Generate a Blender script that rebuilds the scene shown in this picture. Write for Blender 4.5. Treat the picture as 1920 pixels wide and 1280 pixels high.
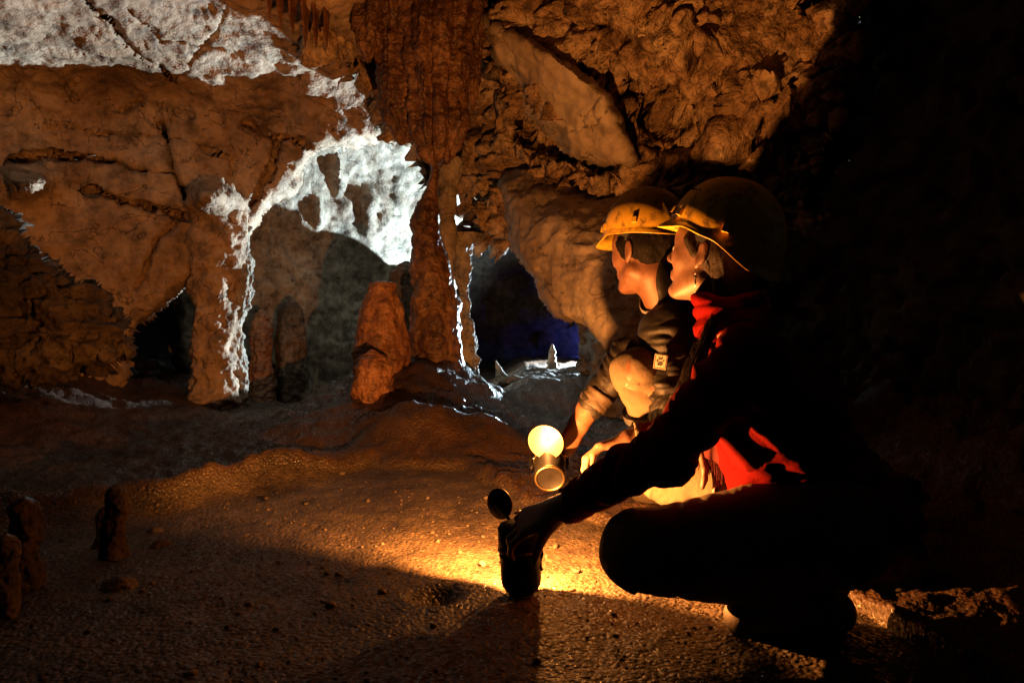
import bpy, math, random
import numpy as np
from mathutils import Vector, Matrix

random.seed(7)
rng = np.random.default_rng(7)
for o in list(bpy.data.objects):
    bpy.data.objects.remove(o)
scene = bpy.context.scene
COL = scene.collection

# ------------------------------------------------------------------ camera
FPX = 1280.0                       # focal length in photograph pixels (24 mm on full frame)
CAM_Z = 0.58
cam_data = bpy.data.cameras.new('camera')
cam = bpy.data.objects.new('camera', cam_data)
COL.objects.link(cam)
cam.location = (0, 0, CAM_Z)
cam.rotation_euler = (math.radians(90), 0, 0)
cam_data.sensor_width = 36.0
cam_data.lens = 24.0
cam_data.clip_start = 0.02
cam_data.clip_end = 200
scene.camera = cam

# ------------------------------------------------------------------ world: underground, no sky reaches it
world = bpy.data.worlds.new('World')
scene.world = world
world.use_nodes = True
bg = world.node_tree.nodes['Background']
bg.inputs[0].default_value = (0.02, 0.02, 0.03, 1)
bg.inputs[1].default_value = 0.0

# ------------------------------------------------------------------ lamps burning in the cave
MAN_FLAME = Vector((0.093, 1.885, 0.302))       # flame of the lamp held by the man
WOM_FLAME = Vector((-0.026, 1.630, 0.194))       # flame of the lamp held by the woman
FAR_LAMP = Vector((1.15, 8.1, 0.50))            # electric lamp in the chamber beyond

def point_light(name, loc, power, color, radius):
    l = bpy.data.lights.new(name, 'POINT')
    l.energy = power
    l.color = color
    l.shadow_soft_size = radius
    o = bpy.data.objects.new(name, l)
    o.location = loc
    COL.objects.link(o)
    return o

point_light('man_flame_light', MAN_FLAME, 6.5, (1.0, 0.345, 0.07), 0.006)
point_light('woman_flame_light', WOM_FLAME, 205.0, (1.0, 0.345, 0.07), 0.006)
point_light('far_lamp_light', FAR_LAMP, 2600.0, (0.64, 0.86, 1.0), 0.03)
point_light('far_blue_light', Vector((1.40, 12.1, 0.42)), 26.0, (0.10, 0.13, 1.0), 0.05)

scene.view_settings.view_transform = 'Standard'
scene.view_settings.look = 'None'
scene.view_settings.exposure = 0.0
scene.view_settings.gamma = 1.0
scene.view_settings.use_curve_mapping = False
scene.render.engine = 'CYCLES'
scene.cycles.use_denoising = True
scene.cycles.use_adaptive_sampling = True
scene.cycles.adaptive_threshold = 0.02
scene.cycles.max_bounces = 3
scene.cycles.diffuse_bounces = 1
scene.cycles.glossy_bounces = 2
scene.cycles.transparent_max_bounces = 6
scene.cycles.caustics_reflective = False
scene.cycles.caustics_refractive = False
scene.cycles.sample_clamp_indirect = 3.0

# ================================================================== helpers
def P(px, py, d):
    """the point at photograph pixel (px, py), d metres into the cave"""
    return Vector(((px - 960.0) * d / FPX, d, CAM_Z - (py - 640.0) * d / FPX))

def tag(o, label=None, cat=None, group=None, kind=None):
    if label: o['label'] = label
    if cat: o['category'] = cat
    if group: o['group'] = group
    if kind: o['kind'] = kind
    return o

def empty(name, loc=(0, 0, 0), rot=None):
    o = bpy.data.objects.new(name, None)
    COL.objects.link(o)
    o.location = loc
    if rot is not None:
        o.rotation_euler = rot
    o.empty_display_size = 0.05
    return o

def mesh_obj(name, verts, faces, mat=None, parent=None, smooth=True):
    """faces: (n,4) or (n,3) int array, or a list of tuples"""
    me = bpy.data.meshes.new(name)
    verts = np.asarray(verts, dtype=np.float32)
    if isinstance(faces, np.ndarray):
        k = faces.shape[1]
        n = len(faces)
        me.vertices.add(len(verts))
        me.vertices.foreach_set('co', verts.ravel())
        me.loops.add(n * k)
        me.loops.foreach_set('vertex_index', faces.astype(np.int32).ravel())
        me.polygons.add(n)
        me.polygons.foreach_set('loop_start', np.arange(0, n * k, k, dtype=np.int32))
        me.update(calc_edges=True)
        me.validate()
    else:
        me.from_pydata([tuple(map(float, v)) for v in verts], [], faces)
        me.update()
    if smooth:
        me.polygons.foreach_set('use_smooth', np.ones(len(me.polygons), dtype=bool))
    if mat is not None:
        me.materials.append(mat)
    o = bpy.data.objects.new(name, me)
    COL.objects.link(o)
    if parent is not None:
        o.parent = parent
        o.matrix_parent_inverse = parent.matrix_world.inverted() if parent.parent is None and parent.type == 'EMPTY' else Matrix()
    return o

def adopt(o, parent):
    """parent o, keeping its world-space mesh where it is"""
    o.parent = parent
    m = Matrix.LocRotScale(parent.location, parent.rotation_euler, None)
    o.matrix_parent_inverse = m.inverted()
    return o

# ------------------------------------------------------------------ noise (numpy)
def _hash(ix, iy, iz, seed):
    h = (ix.astype(np.uint32) * np.uint32(374761393) + iy.astype(np.uint32) * np.uint32(668265263)
         + iz.astype(np.uint32) * np.uint32(2147483647) + np.uint32((seed * 144665 + 1013) & 0xffffffff))
    h = (h ^ (h >> np.uint32(13))) * np.uint32(1274126177)
    h = (h ^ (h >> np.uint32(15))) * np.uint32(2246822519)
    return h ^ (h >> np.uint32(16))

_G = rng.normal(size=(256, 3)).astype(np.float32)
_G /= np.linalg.norm(_G, axis=1, keepdims=True)

def perlin(p, seed=0):
    p = np.asarray(p, dtype=np.float32)
    i = np.floor(p).astype(np.int64)
    f = p - i
    u = f * f * f * (f * (f * 6 - 15) + 10)
    out = 0
    for dx in (0, 1):
        wx = u[:, 0] if dx else 1 - u[:, 0]
        for dy in (0, 1):
            wy = u[:, 1] if dy else 1 - u[:, 1]
            for dz in (0, 1):
                wz = u[:, 2] if dz else 1 - u[:, 2]
                g = _G[_hash(i[:, 0] + dx, i[:, 1] + dy, i[:, 2] + dz, seed) & np.uint32(255)]
                dot = g[:, 0] * (f[:, 0] - dx) + g[:, 1] * (f[:, 1] - dy) + g[:, 2] * (f[:, 2] - dz)
                out = out + wx * wy * wz * dot
    return out * 1.6

def fbm(p, octs=4, seed=0, gain=0.5, lac=2.03):
    a, s, out = 1.0, 1.0, 0
    for k in range(octs):
        out = out + a * perlin(p * s + 17.3 * k, seed + k)
        a *= gain
        s *= lac
    return out

def ridged(p, octs=4, seed=0, gain=0.5):
    a, s, out = 1.0, 1.0, 0
    for k in range(octs):
        n = 1 - np.abs(perlin(p * s + 9.1 * k, seed + k)) * 1.6
        out = out + a * (n * np.abs(n))
        a *= gain
        s *= 2.05
    return out - 0.9

def worley(p, seed=0):
    """F1, F2 and a random tilt plane of the nearest cell (gives broken, facetted rock)"""
    p = np.asarray(p, dtype=np.float32)
    i = np.floor(p).astype(np.int64)
    f = p - i
    f1 = np.full(len(p), 9.0, np.float32)
    f2 = np.full(len(p), 9.0, np.float32)
    tilt = np.zeros(len(p), np.float32)
    for dx in (-1, 0, 1):
        for dy in (-1, 0, 1):
            for dz in (-1, 0, 1):
                h = _hash(i[:, 0] + dx, i[:, 1] + dy, i[:, 2] + dz, seed)
                rx = (h & np.uint32(1023)).astype(np.float32) / 1023
                ry = ((h >> np.uint32(10)) & np.uint32(1023)).astype(np.float32) / 1023
                rz = ((h >> np.uint32(20)) & np.uint32(1023)).astype(np.float32) / 1023
                vx, vy, vz = dx + rx - f[:, 0], dy + ry - f[:, 1], dz + rz - f[:, 2]
                d = np.sqrt(vx * vx + vy * vy + vz * vz)
                g = _G[(h >> np.uint32(7)) & np.uint32(255)]
                t = g[:, 0] * vx + g[:, 1] * vy + g[:, 2] * vz + (rx - 0.5) * 0.9
                nearer = d < f1
                f2 = np.where(nearer, f1, np.minimum(f2, d))
                tilt = np.where(nearer, t, tilt)
                f1 = np.where(nearer, d, f1)
    return f1, f2, tilt

def smooth01(x):
    x = np.clip(x, 0, 1)
    return x * x * (3 - 2 * x)

# ------------------------------------------------------------------ materials
def new_mat(name):
    m = bpy.data.materials.new(name)
    m.use_nodes = True
    nt = m.node_tree
    b = nt.nodes['Principled BSDF']
    return m, nt, b

def rock_mat(name, c1, c2, c3, scale=2.0, rough=0.75, bump=0.6, grain=60.0, spec=0.3, bump_dist=0.016, wet=0.0, stain=0.40):
    m, nt, b = new_mat(name)
    N, L = nt.nodes, nt.links
    geo = N.new('ShaderNodeNewGeometry')
    n1 = N.new('ShaderNodeTexNoise'); n1.inputs['Scale'].default_value = scale; n1.inputs['Detail'].default_value = 4; n1.inputs['Roughness'].default_value = 0.62
    n1.inputs['Distortion'].default_value = 0.4
    L.new(geo.outputs['Position'], n1.inputs['Vector'])
    r = N.new('ShaderNodeValToRGB')
    r.color_ramp.elements[0].position = 0.33; r.color_ramp.elements[0].color = (*c1, 1)
    r.color_ramp.elements[1].position = 0.68; r.color_ramp.elements[1].color = (*c3, 1)
    e = r.color_ramp.elements.new(0.5); e.color = (*c2, 1)
    L.new(n1.outputs['Fac'], r.inputs['Fac'])
    # mineral stains of their own shape
    n2 = N.new('ShaderNodeTexNoise'); n2.inputs['Scale'].default_value = scale * 5.3; n2.inputs['Detail'].default_value = 4; n2.inputs['Roughness'].default_value = 0.7
    L.new(geo.outputs['Position'], n2.inputs['Vector'])
    mp = N.new('ShaderNodeMapRange'); mp.inputs['From Min'].default_value = 0.34; mp.inputs['From Max'].default_value = 0.58
    mp.inputs['To Min'].default_value = stain; mp.inputs['To Max'].default_value = 1.08
    L.new(n2.outputs['Fac'], mp.inputs['Value'])
    mx = N.new('ShaderNodeMix'); mx.data_type = 'RGBA'; mx.blend_type = 'MULTIPLY'; mx.inputs['Factor'].default_value = 1.0
    L.new(r.outputs['Color'], mx.inputs['A']); L.new(mp.outputs['Result'], mx.inputs['B'])
    # fine dark seams running through the stone
    n5 = N.new('ShaderNodeTexNoise'); n5.inputs['Scale'].default_value = scale * 1.9; n5.inputs['Detail'].default_value = 4; n5.inputs['Roughness'].default_value = 0.55; n5.inputs['Distortion'].default_value = 0.8
    L.new(geo.outputs['Position'], n5.inputs['Vector'])
    v1 = N.new('ShaderNodeMath'); v1.operation = 'SUBTRACT'; v1.inputs[1].default_value = 0.5; L.new(n5.outputs['Fac'], v1.inputs[0])
    v2 = N.new('ShaderNodeMath'); v2.operation = 'ABSOLUTE'; L.new(v1.outputs[0], v2.inputs[0])
    v3 = N.new('ShaderNodeMapRange'); v3.inputs['From Min'].default_value = 0.0; v3.inputs['From Max'].default_value = 0.012; v3.inputs['To Min'].default_value = 0.30; v3.inputs['To Max'].default_value = 1.0
    L.new(v2.outputs[0], v3.inputs['Value'])
    mv = N.new('ShaderNodeMix'); mv.data_type = 'RGBA'; mv.blend_type = 'MULTIPLY'; mv.inputs['Factor'].default_value = 1.0
    L.new(mx.outputs['Result'], mv.inputs['A']); L.new(v3.outputs['Result'], mv.inputs['B'])
    L.new(mv.outputs['Result'], b.inputs['Base Color'])
    # fine relief
    n3 = N.new('ShaderNodeTexNoise'); n3.inputs['Scale'].default_value = grain; n3.inputs['Detail'].default_value = 2; n3.inputs['Roughness'].default_value = 0.65
    L.new(geo.outputs['Position'], n3.inputs['Vector'])
    n4 = N.new('ShaderNodeTexNoise'); n4.inputs['Scale'].default_value = grain * 0.27; n4.inputs['Detail'].default_value = 3; n4.inputs['Roughness'].default_value = 0.6
    L.new(geo.outputs['Position'], n4.inputs['Vector'])
    ad = N.new('ShaderNodeMath'); ad.operation = 'MULTIPLY_ADD'; ad.inputs[1].default_value = 2.4
    L.new(n4.outputs['Fac'], ad.inputs[0]); L.new(n3.outputs['Fac'], ad.inputs[2])
    bp = N.new('ShaderNodeBump'); bp.inputs['Strength'].default_value = bump; bp.inputs['Distance'].default_value = bump_dist
    L.new(ad.outputs[0], bp.inputs['Height']); L.new(bp.outputs['Normal'], b.inputs['Normal'])
    rr = N.new('ShaderNodeMapRange'); rr.inputs['To Min'].default_value = max(0.05, rough - 0.22 - wet); rr.inputs['To Max'].default_value = min(1, rough + 0.15)
    L.new(n2.outputs['Fac'], rr.inputs['Value']); L.new(rr.outputs['Result'], b.inputs['Roughness'])
    b.inputs['Specular IOR Level'].default_value = spec
    return m

def plain_mat(name, color, rough=0.6, metallic=0.0, noise=0.15, nscale=40, bump=0.0, spec=0.5, bump_scale=None, sheen=0.0):
    m, nt, b = new_mat(name)
    N, L = nt.nodes, nt.links
    tc = N.new('ShaderNodeTexCoord')
    n = N.new('ShaderNodeTexNoise'); n.inputs['Scale'].default_value = nscale; n.inputs['Detail'].default_value = 5
    L.new(tc.outputs['Object'], n.inputs['Vector'])
    mp = N.new('ShaderNodeMapRange'); mp.inputs['From Min'].default_value = 0.3; mp.inputs['From Max'].default_value = 0.7
    mp.inputs['To Min'].default_value = 1 - noise; mp.inputs['To Max'].default_value = 1 + noise * 0.5
    L.new(n.outputs['Fac'], mp.inputs['Value'])
    mx = N.new('ShaderNodeMix'); mx.data_type = 'RGBA'; mx.blend_type = 'MULTIPLY'; mx.inputs['Factor'].default_value = 1.0
    mx.inputs['A'].default_value = (*color, 1)
    L.new(mp.outputs['Result'], mx.inputs['B']); L.new(mx.outputs['Result'], b.inputs['Base Color'])
    b.inputs['Roughness'].default_value = rough
    b.inputs['Metallic'].default_value = metallic
    b.inputs['Specular IOR Level'].default_value = spec
    if sheen: b.inputs['Sheen Weight'].default_value = sheen
    if bump:
        n2 = N.new('ShaderNodeTexNoise'); n2.inputs['Scale'].default_value = bump_scale or nscale * 3; n2.inputs['Detail'].default_value = 4
        L.new(tc.outputs['Object'], n2.inputs['Vector'])
        bp = N.new('ShaderNodeBump'); bp.inputs['Strength'].default_value = bump; bp.inputs['Distance'].default_value = 0.004
        L.new(n2.outputs['Fac'], bp.inputs['Height']); L.new(bp.outputs['Normal'], b.inputs['Normal'])
    return m
# ================================================================== the cave
M_wall = rock_mat('limestone_brown', (0.28, 0.18, 0.11), (0.47, 0.32, 0.21), (0.60, 0.46, 0.33), scale=1.3, rough=0.8, bump=0.65, grain=45, bump_dist=0.013)
M_pale = rock_mat('limestone_pale', (0.24, 0.18, 0.13), (0.34, 0.28, 0.21), (0.44, 0.38, 0.30), scale=1.7, rough=0.75, bump=0.5, grain=55, bump_dist=0.010)
M_ceil = rock_mat('limestone_broken', (0.14, 0.08, 0.04), (0.46, 0.30, 0.17), (0.64, 0.48, 0.31), scale=3.0, rough=0.78, bump=0.8, grain=50, stain=0.3)
M_flow = rock_mat('flowstone', (0.18, 0.075, 0.03), (0.30, 0.135, 0.06), (0.42, 0.22, 0.11), scale=3.0, rough=0.5, bump=0.6, grain=70, spec=0.5, wet=0.1)
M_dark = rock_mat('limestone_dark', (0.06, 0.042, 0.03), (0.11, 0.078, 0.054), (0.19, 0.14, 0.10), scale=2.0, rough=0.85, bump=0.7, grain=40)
M_ledge = rock_mat('shaded_ledge_limestone', (0.035, 0.024, 0.016), (0.075, 0.05, 0.033), (0.14, 0.10, 0.066), scale=2.0, rough=0.85, bump=0.7, grain=40)  # limestone darkened so the left ledge reads as unlit
M_slab = rock_mat('smooth_limestone_slab', (0.36, 0.27, 0.19), (0.50, 0.40, 0.30), (0.62, 0.53, 0.42), scale=1.4, rough=0.7, bump=0.4, grain=60, bump_dist=0.008, stain=0.6)
M_drip = rock_mat('dripstone_dark', (0.08, 0.035, 0.017), (0.17, 0.08, 0.038), (0.30, 0.16, 0.085), scale=4.0, rough=0.5, bump=0.7, grain=60, spec=0.5, wet=0.1, stain=0.3)
M_shade_rock = rock_mat('shade_black_rock', (0.035, 0.028, 0.022), (0.06, 0.048, 0.036), (0.10, 0.08, 0.06), scale=1.5, rough=0.9, bump=0.4, grain=30)  # near-black colour stands in for shade on right wall, shell and boulders

def floor_mat():
    m, nt, b = new_mat('wet_gravel_floor')
    N, L = nt.nodes, nt.links
    geo = N.new('ShaderNodeNewGeometry')
    n1 = N.new('ShaderNodeTexNoise'); n1.inputs['Scale'].default_value = 5; n1.inputs['Detail'].default_value = 5; n1.inputs['Roughness'].default_value = 0.65
    L.new(geo.outputs['Position'], n1.inputs['Vector'])
    r = N.new('ShaderNodeValToRGB')
    r.color_ramp.elements[0].position = 0.3; r.color_ramp.elements[0].color = (0.022, 0.014, 0.008, 1)
    r.color_ramp.elements[1].position = 0.72; r.color_ramp.elements[1].color = (0.125, 0.088, 0.052, 1)
    L.new(n1.outputs['Fac'], r.inputs['Fac'])
    v = N.new('ShaderNodeTexVoronoi'); v.inputs['Scale'].default_value = 120; v.inputs['Randomness'].default_value = 1.0
    L.new(geo.outputs['Position'], v.inputs['Vector'])
    sp = N.new('ShaderNodeSeparateColor'); L.new(v.outputs['Color'], sp.inputs['Color'])
    mp = N.new('ShaderNodeMapRange'); mp.inputs['To Min'].default_value = 0.5; mp.inputs['To Max'].default_value = 1.15
    L.new(sp.outputs['Red'], mp.inputs['Value'])
    mx = N.new('ShaderNodeMix'); mx.data_type = 'RGBA'; mx.blend_type = 'MULTIPLY'; mx.inputs['Factor'].default_value = 1.0
    L.new(r.outputs['Color'], mx.inputs['A']); L.new(mp.outputs['Result'], mx.inputs['B'])
    at = N.new('ShaderNodeAttribute'); at.attribute_name = 'flowstone'  # flowstone, plus the right floor darkened for shade
    r2 = N.new('ShaderNodeValToRGB')
    r2.color_ramp.elements[0].position = 0.35; r2.color_ramp.elements[0].color = (0.022, 0.011, 0.006, 1)
    r2.color_ramp.elements[1].position = 0.70; r2.color_ramp.elements[1].color = (0.075, 0.037, 0.018, 1)
    L.new(n1.outputs['Fac'], r2.inputs['Fac'])
    mx2 = N.new('ShaderNodeMix'); mx2.data_type = 'RGBA'
    L.new(at.outputs['Fac'], mx2.inputs['Factor']); L.new(mx.outputs['Result'], mx2.inputs['A']); L.new(r2.outputs['Color'], mx2.inputs['B'])
    L.new(mx2.outputs['Result'], b.inputs['Base Color'])
    n3 = N.new('ShaderNodeTexNoise'); n3.inputs['Scale'].default_value = 70; n3.inputs['Detail'].default_value = 3; n3.inputs['Roughness'].default_value = 0.7
    L.new(geo.outputs['Position'], n3.inputs['Vector'])
    v2 = N.new('ShaderNodeTexVoronoi'); v2.inputs['Scale'].default_value = 95
    L.new(geo.outputs['Position'], v2.inputs['Vector'])
    mm = N.new('ShaderNodeMath'); mm.operation = 'SUBTRACT'
    L.new(n3.outputs['Fac'], mm.inputs[0]); L.new(v2.outputs['Distance'], mm.inputs[1])
    bp = N.new('ShaderNodeBump'); bp.inputs['Strength'].default_value = 0.9; bp.inputs['Distance'].default_value = 0.006
    L.new(mm.outputs[0], bp.inputs['Height']); L.new(bp.outputs['Normal'], b.inputs['Normal'])
    rr = N.new('ShaderNodeMapRange'); rr.inputs['To Min'].default_value = 0.22; rr.inputs['To Max'].default_value = 0.85
    L.new(sp.outputs['Green'], rr.inputs['Value']); L.new(rr.outputs['Result'], b.inputs['Roughness'])
    b.inputs['Specular IOR Level'].default_value = 0.5
    return m
M_floor = floor_mat()

# ------------------------------------------------------------------ rock faces
def tps(ctrl):
    c = np.array(ctrl, float)
    xy, z = c[:, :2] / 500.0, c[:, 2]
    n = len(xy)
    def U(r2): return np.where(r2 > 0, r2 * np.log(r2 + 1e-12), 0)
    K = U(((xy[:, None] - xy[None]) ** 2).sum(-1)) + np.eye(n) * 0.02
    Q = np.hstack([np.ones((n, 1)), xy])
    A = np.block([[K, Q], [Q.T, np.zeros((3, 3))]])
    w = np.linalg.solve(A, np.concatenate([z, np.zeros(3)]))
    def f(x, y):
        q = np.stack([x, y], 1) / 500.0
        out = w[n] + q @ w[n + 1:]
        for k in range(n):
            out = out + w[k] * U(((q - xy[k]) ** 2).sum(1))
        return out
    return f

def poly_sd(x, y, poly):
    """signed distance in pixels to the outline, positive inside"""
    poly = np.array(poly, float)
    d = np.full(len(x), 1e9)
    inside = np.zeros(len(x), bool)
    n = len(poly)
    for k in range(n):
        ax, ay = poly[k]; bx, by = poly[(k + 1) % n]
        ex, ey = bx - ax, by - ay
        t = np.clip(((x - ax) * ex + (y - ay) * ey) / (ex * ex + ey * ey + 1e-9), 0, 1)
        d = np.minimum(d, np.hypot(x - ax - t * ex, y - ay - t * ey))
        c = ((ay > y) != (by > y)) & (x < (bx - ax) * (y - ay) / (by - ay + 1e-12) + ax)
        inside ^= c
    return np.where(inside, d, -d)

def line_dist(x, y, pts):
    d = np.full(len(x), 1e9)
    for k in range(len(pts) - 1):
        ax, ay = pts[k]; bx, by = pts[k + 1]
        ex, ey = bx - ax, by - ay
        t = np.clip(((x - ax) * ex + (y - ay) * ey) / (ex * ex + ey * ey + 1e-9), 0, 1)
        d = np.minimum(d, np.hypot(x - ax - t * ex, y - ay - t * ey))
    return d

def rock_face(name, poly, ctrl, mat, step=4.0, edge=40, back=0.5, jitter=14, noises=(), grooves=(), bumps=(), seed=0):
    """a rock face of the cave: outline and depths measured in the photograph, rounded back at its rim, broken up in the round"""
    poly = np.array(poly, float)
    x0, y0 = poly.min(0) - 20; x1, y1 = poly.max(0) + 20
    xs = np.arange(x0, x1, step); ys = np.arange(y0, y1, step)
    gx, gy = np.meshgrid(xs, ys)
    x, y = gx.ravel(), gy.ravel()
    q = np.stack([x, y, np.full_like(x, seed * 7.7)], 1)
    jx = fbm(q / 70.0, 4, seed) * jitter
    jy = fbm(q / 70.0 + 31.0, 4, seed + 5) * jitter
    s = poly_sd(x + jx, y + jy, poly)
    d = tps(ctrl)(x, y)
    for (pts, wpx, dep) in grooves:
        kx = fbm(q / 34.0 + 5, 3, seed + 2) * 5; ky = fbm(q / 34.0 + 55, 3, seed + 3) * 5
        ld = line_dist(x + jx * 0.6 + kx, y + jy * 0.6 + ky, pts)
        wl = wpx * (0.8 + 0.4 * fbm(q / 90.0 + 90, 2, seed + 4))
        d = d + dep * np.exp(-(ld / np.maximum(wl, 1.5)) ** 2)
    for (cx, cy, rx, ry, h) in bumps:
        r2 = ((x + jx * .5 - cx) / rx) ** 2 + ((y + jy * .5 - cy) / ry) ** 2
        d = d - h * np.exp(-r2 * 1.5)
    e = np.clip(1 - s / edge, 0, 1)
    d = d + back * (1 - np.sqrt(np.clip(1 - e * e, 0, 1)))
    d = np.maximum(d, 0.35)
    X = np.stack([(x - 960) * d / FPX, d, CAM_Z - (y - 640) * d / FPX], 1)
    sh = gx.shape
    G = X.reshape(*sh, 3)
    du = np.gradient(G, axis=1); dv = np.gradient(G, axis=0)
    nrm = np.cross(du, dv).reshape(-1, 3)          # towards the camera
    nrm /= np.linalg.norm(nrm, axis=1, keepdims=True) + 1e-9
    view = X - np.array([0, 0, CAM_Z]); view /= np.linalg.norm(view, axis=1, keepdims=True)
    nrm = np.where((nrm * view).sum(1, keepdims=True) > 0, -nrm, nrm)
    disp = 0
    for nz in noises:
        kind, fr, amp = nz[0], nz[1], nz[2]
        st = np.array(nz[3] if len(nz) > 3 else (1, 1, 1), float)
        p = X * fr * st
        if kind == 'fbm': disp = disp + amp * fbm(p, 5, seed + 11)
        elif kind == 'ridge': disp = disp + amp * ridged(p, 4, seed + 23)
        elif kind == 'billow': disp = disp + amp * (np.abs(fbm(p, 4, seed + 37)) - 0.3)
        elif kind == 'facet':
            w = 0.25 * np.stack([perlin(p * 0.7 + 3, seed), perlin(p * 0.7 + 13, seed), perlin(p * 0.7 + 23, seed)], 1)
            f1, f2, tl = worley(p + w, seed + 41)
            disp = disp + amp * (tl * 0.9 - 0.8 * smooth01(1 - (f2 - f1) * 7))
        elif kind == 'pit':
            f1, f2, tl = worley(p + 0.3 * perlin(p, seed)[:, None], seed + 51)
            disp = disp - amp * smooth01(1 - f1 * 2.6)
    X = X + nrm * np.asarray(disp).reshape(-1, 1) if not np.isscalar(disp) else X
    idx = np.arange(len(x)).reshape(sh)
    quads = np.stack([idx[:-1, :-1], idx[1:, :-1], idx[1:, 1:], idx[:-1, 1:]], -1).reshape(-1, 4)
    keep = (s[quads] > -step * 1.2).all(1)
    quads = quads[keep]
    used, inv = np.unique(quads, return_inverse=True)
    o = mesh_obj(name, X[used], inv.reshape(-1, 4), mat)
    tag(o, kind='structure')
    return o

# left wall rising into the sloping ceiling
rock_face('cave_wall_left',
    [(-900, -500), (900, -500), (880, 120), (790, 300), (740, 262), (700, 268), (600, 282), (560, 340), (500, 395), (462, 445), (450, 480), (425, 470), (392, 432), (365, 520), (310, 585), (250, 640), (215, 800), (-900, 800)],
    [(-900, -300, 2.0), (-300, -300, 2.5), (300, -300, 2.5), (800, -300, 2.5),
     (-300, 0, 3.0), (0, 0, 3.45), (330, 0, 4.01), (650, 0, 3.9), (600, 100, 4.55),
     (-300, 20, 3.1), (0, 62, 3.72), (200, 100, 4.30), (330, 130, 4.66), (530, 175, 5.12), (700, 205, 5.4), (330, 70, 4.33), (650, 150, 5.0),
     (-300, 60, 4.0), (0, 110, 4.45), (200, 145, 4.85), (330, 180, 5.10), (530, 225, 5.32), (720, 285, 5.8),
     (600, 248, 5.28), (660, 258, 5.36), (730, 272, 5.5), (-300, 300, 4.1), (0, 300, 4.55), (330, 300, 5.1), (560, 300, 5.45), (700, 290, 5.7),
     (-300, 480, 4.2), (0, 480, 4.62), (250, 520, 5.05), (400, 470, 5.3), (-300, 780, 4.5), (0, 780, 4.8), (250, 700, 5.1), (400, 740, 5.4)],
    M_wall, step=4, edge=22, back=0.3, jitter=16,
    noises=[('fbm', 1.1, 0.055), ('ridge', 2.6, 0.016), ('ridge', 5, 0.010, (1, 1, 3)), ('fbm', 7, 0.013), ('ridge', 12, 0.006), ('fbm', 32, 0.008), ('pit', 4, 0.02)],
    grooves=[([(160, -5), (215, 50), (260, 92), (322, 140)], 5, 0.20), ([(300, 240), (318, 300), (345, 365)], 8, 0.30),
             ([(455, 228), (520, 262), (590, 275)], 4, 0.16), ([(520, 275), (500, 330), (470, 390)], 5, 0.16),
             ([(20, 300), (80, 290), (200, 300), (330, 330)], 5, 0.20), ([(170, 355), (270, 385), (380, 420)], 5, 0.22),
             ([(230, 205), (270, 185)], 5, 0.14), ([(240, 20), (300, 70), (420, 90)], 3, 0.06), ([(330, 150), (400, 60), (430, 0)], 3, 0.06),
             ([(90, 240), (200, 250), (330, 262), (440, 300)], 3, 0.06), ([(420, 350), (440, 300), (430, 240)], 3, 0.05), ([(330, 420), (290, 470), (250, 540)], 5, 0.10)],
    bumps=[(60, 345, 56, 36, 0.55), (400, 375, 50, 32, 0.48), (350, 130, 60, 20, -0.05)], seed=1)

# wall of the chamber behind the columns
rock_face('cave_wall_rear',
    [(330, 100), (900, 100), (880, 400), (868, 500), (868, 900), (330, 900)],
    [(330, 150, 5.3), (600, 150, 6.0), (900, 150, 6.8), (330, 500, 6.0), (480, 420, 6.3), (560, 330, 6.5), (700, 330, 7.1), (780, 400, 7.5), (870, 450, 8.2), (330, 900, 6.2), (600, 600, 6.9), (600, 900, 7.0), (870, 900, 8.4)],
    M_pale, step=4, edge=20, back=0.2, jitter=5,
    noises=[('fbm', 1.0, 0.10), ('ridge', 2.0, 0.020), ('fbm', 6, 0.022), ('fbm', 22, 0.012)],
    bumps=[(640, 330, 12, 50, 0.10), (600, 400, 12, 36, 0.13), (690, 395, 10, 44, 0.10)], seed=3)

# low ledge on the left, nearer
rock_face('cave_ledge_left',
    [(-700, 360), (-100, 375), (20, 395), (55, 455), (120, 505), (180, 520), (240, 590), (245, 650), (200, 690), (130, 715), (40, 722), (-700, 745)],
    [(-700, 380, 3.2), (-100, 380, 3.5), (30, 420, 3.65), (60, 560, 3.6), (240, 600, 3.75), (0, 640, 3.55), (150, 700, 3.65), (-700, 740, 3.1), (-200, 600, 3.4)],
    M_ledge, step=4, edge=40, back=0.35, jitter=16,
    noises=[('fbm', 1.8, 0.08), ('ridge', 3.5, 0.05, (1, 1, 2.6)), ('facet', 5, 0.030, (1, 1, 2.2)), ('fbm', 14, 0.018)], seed=5)

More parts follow.
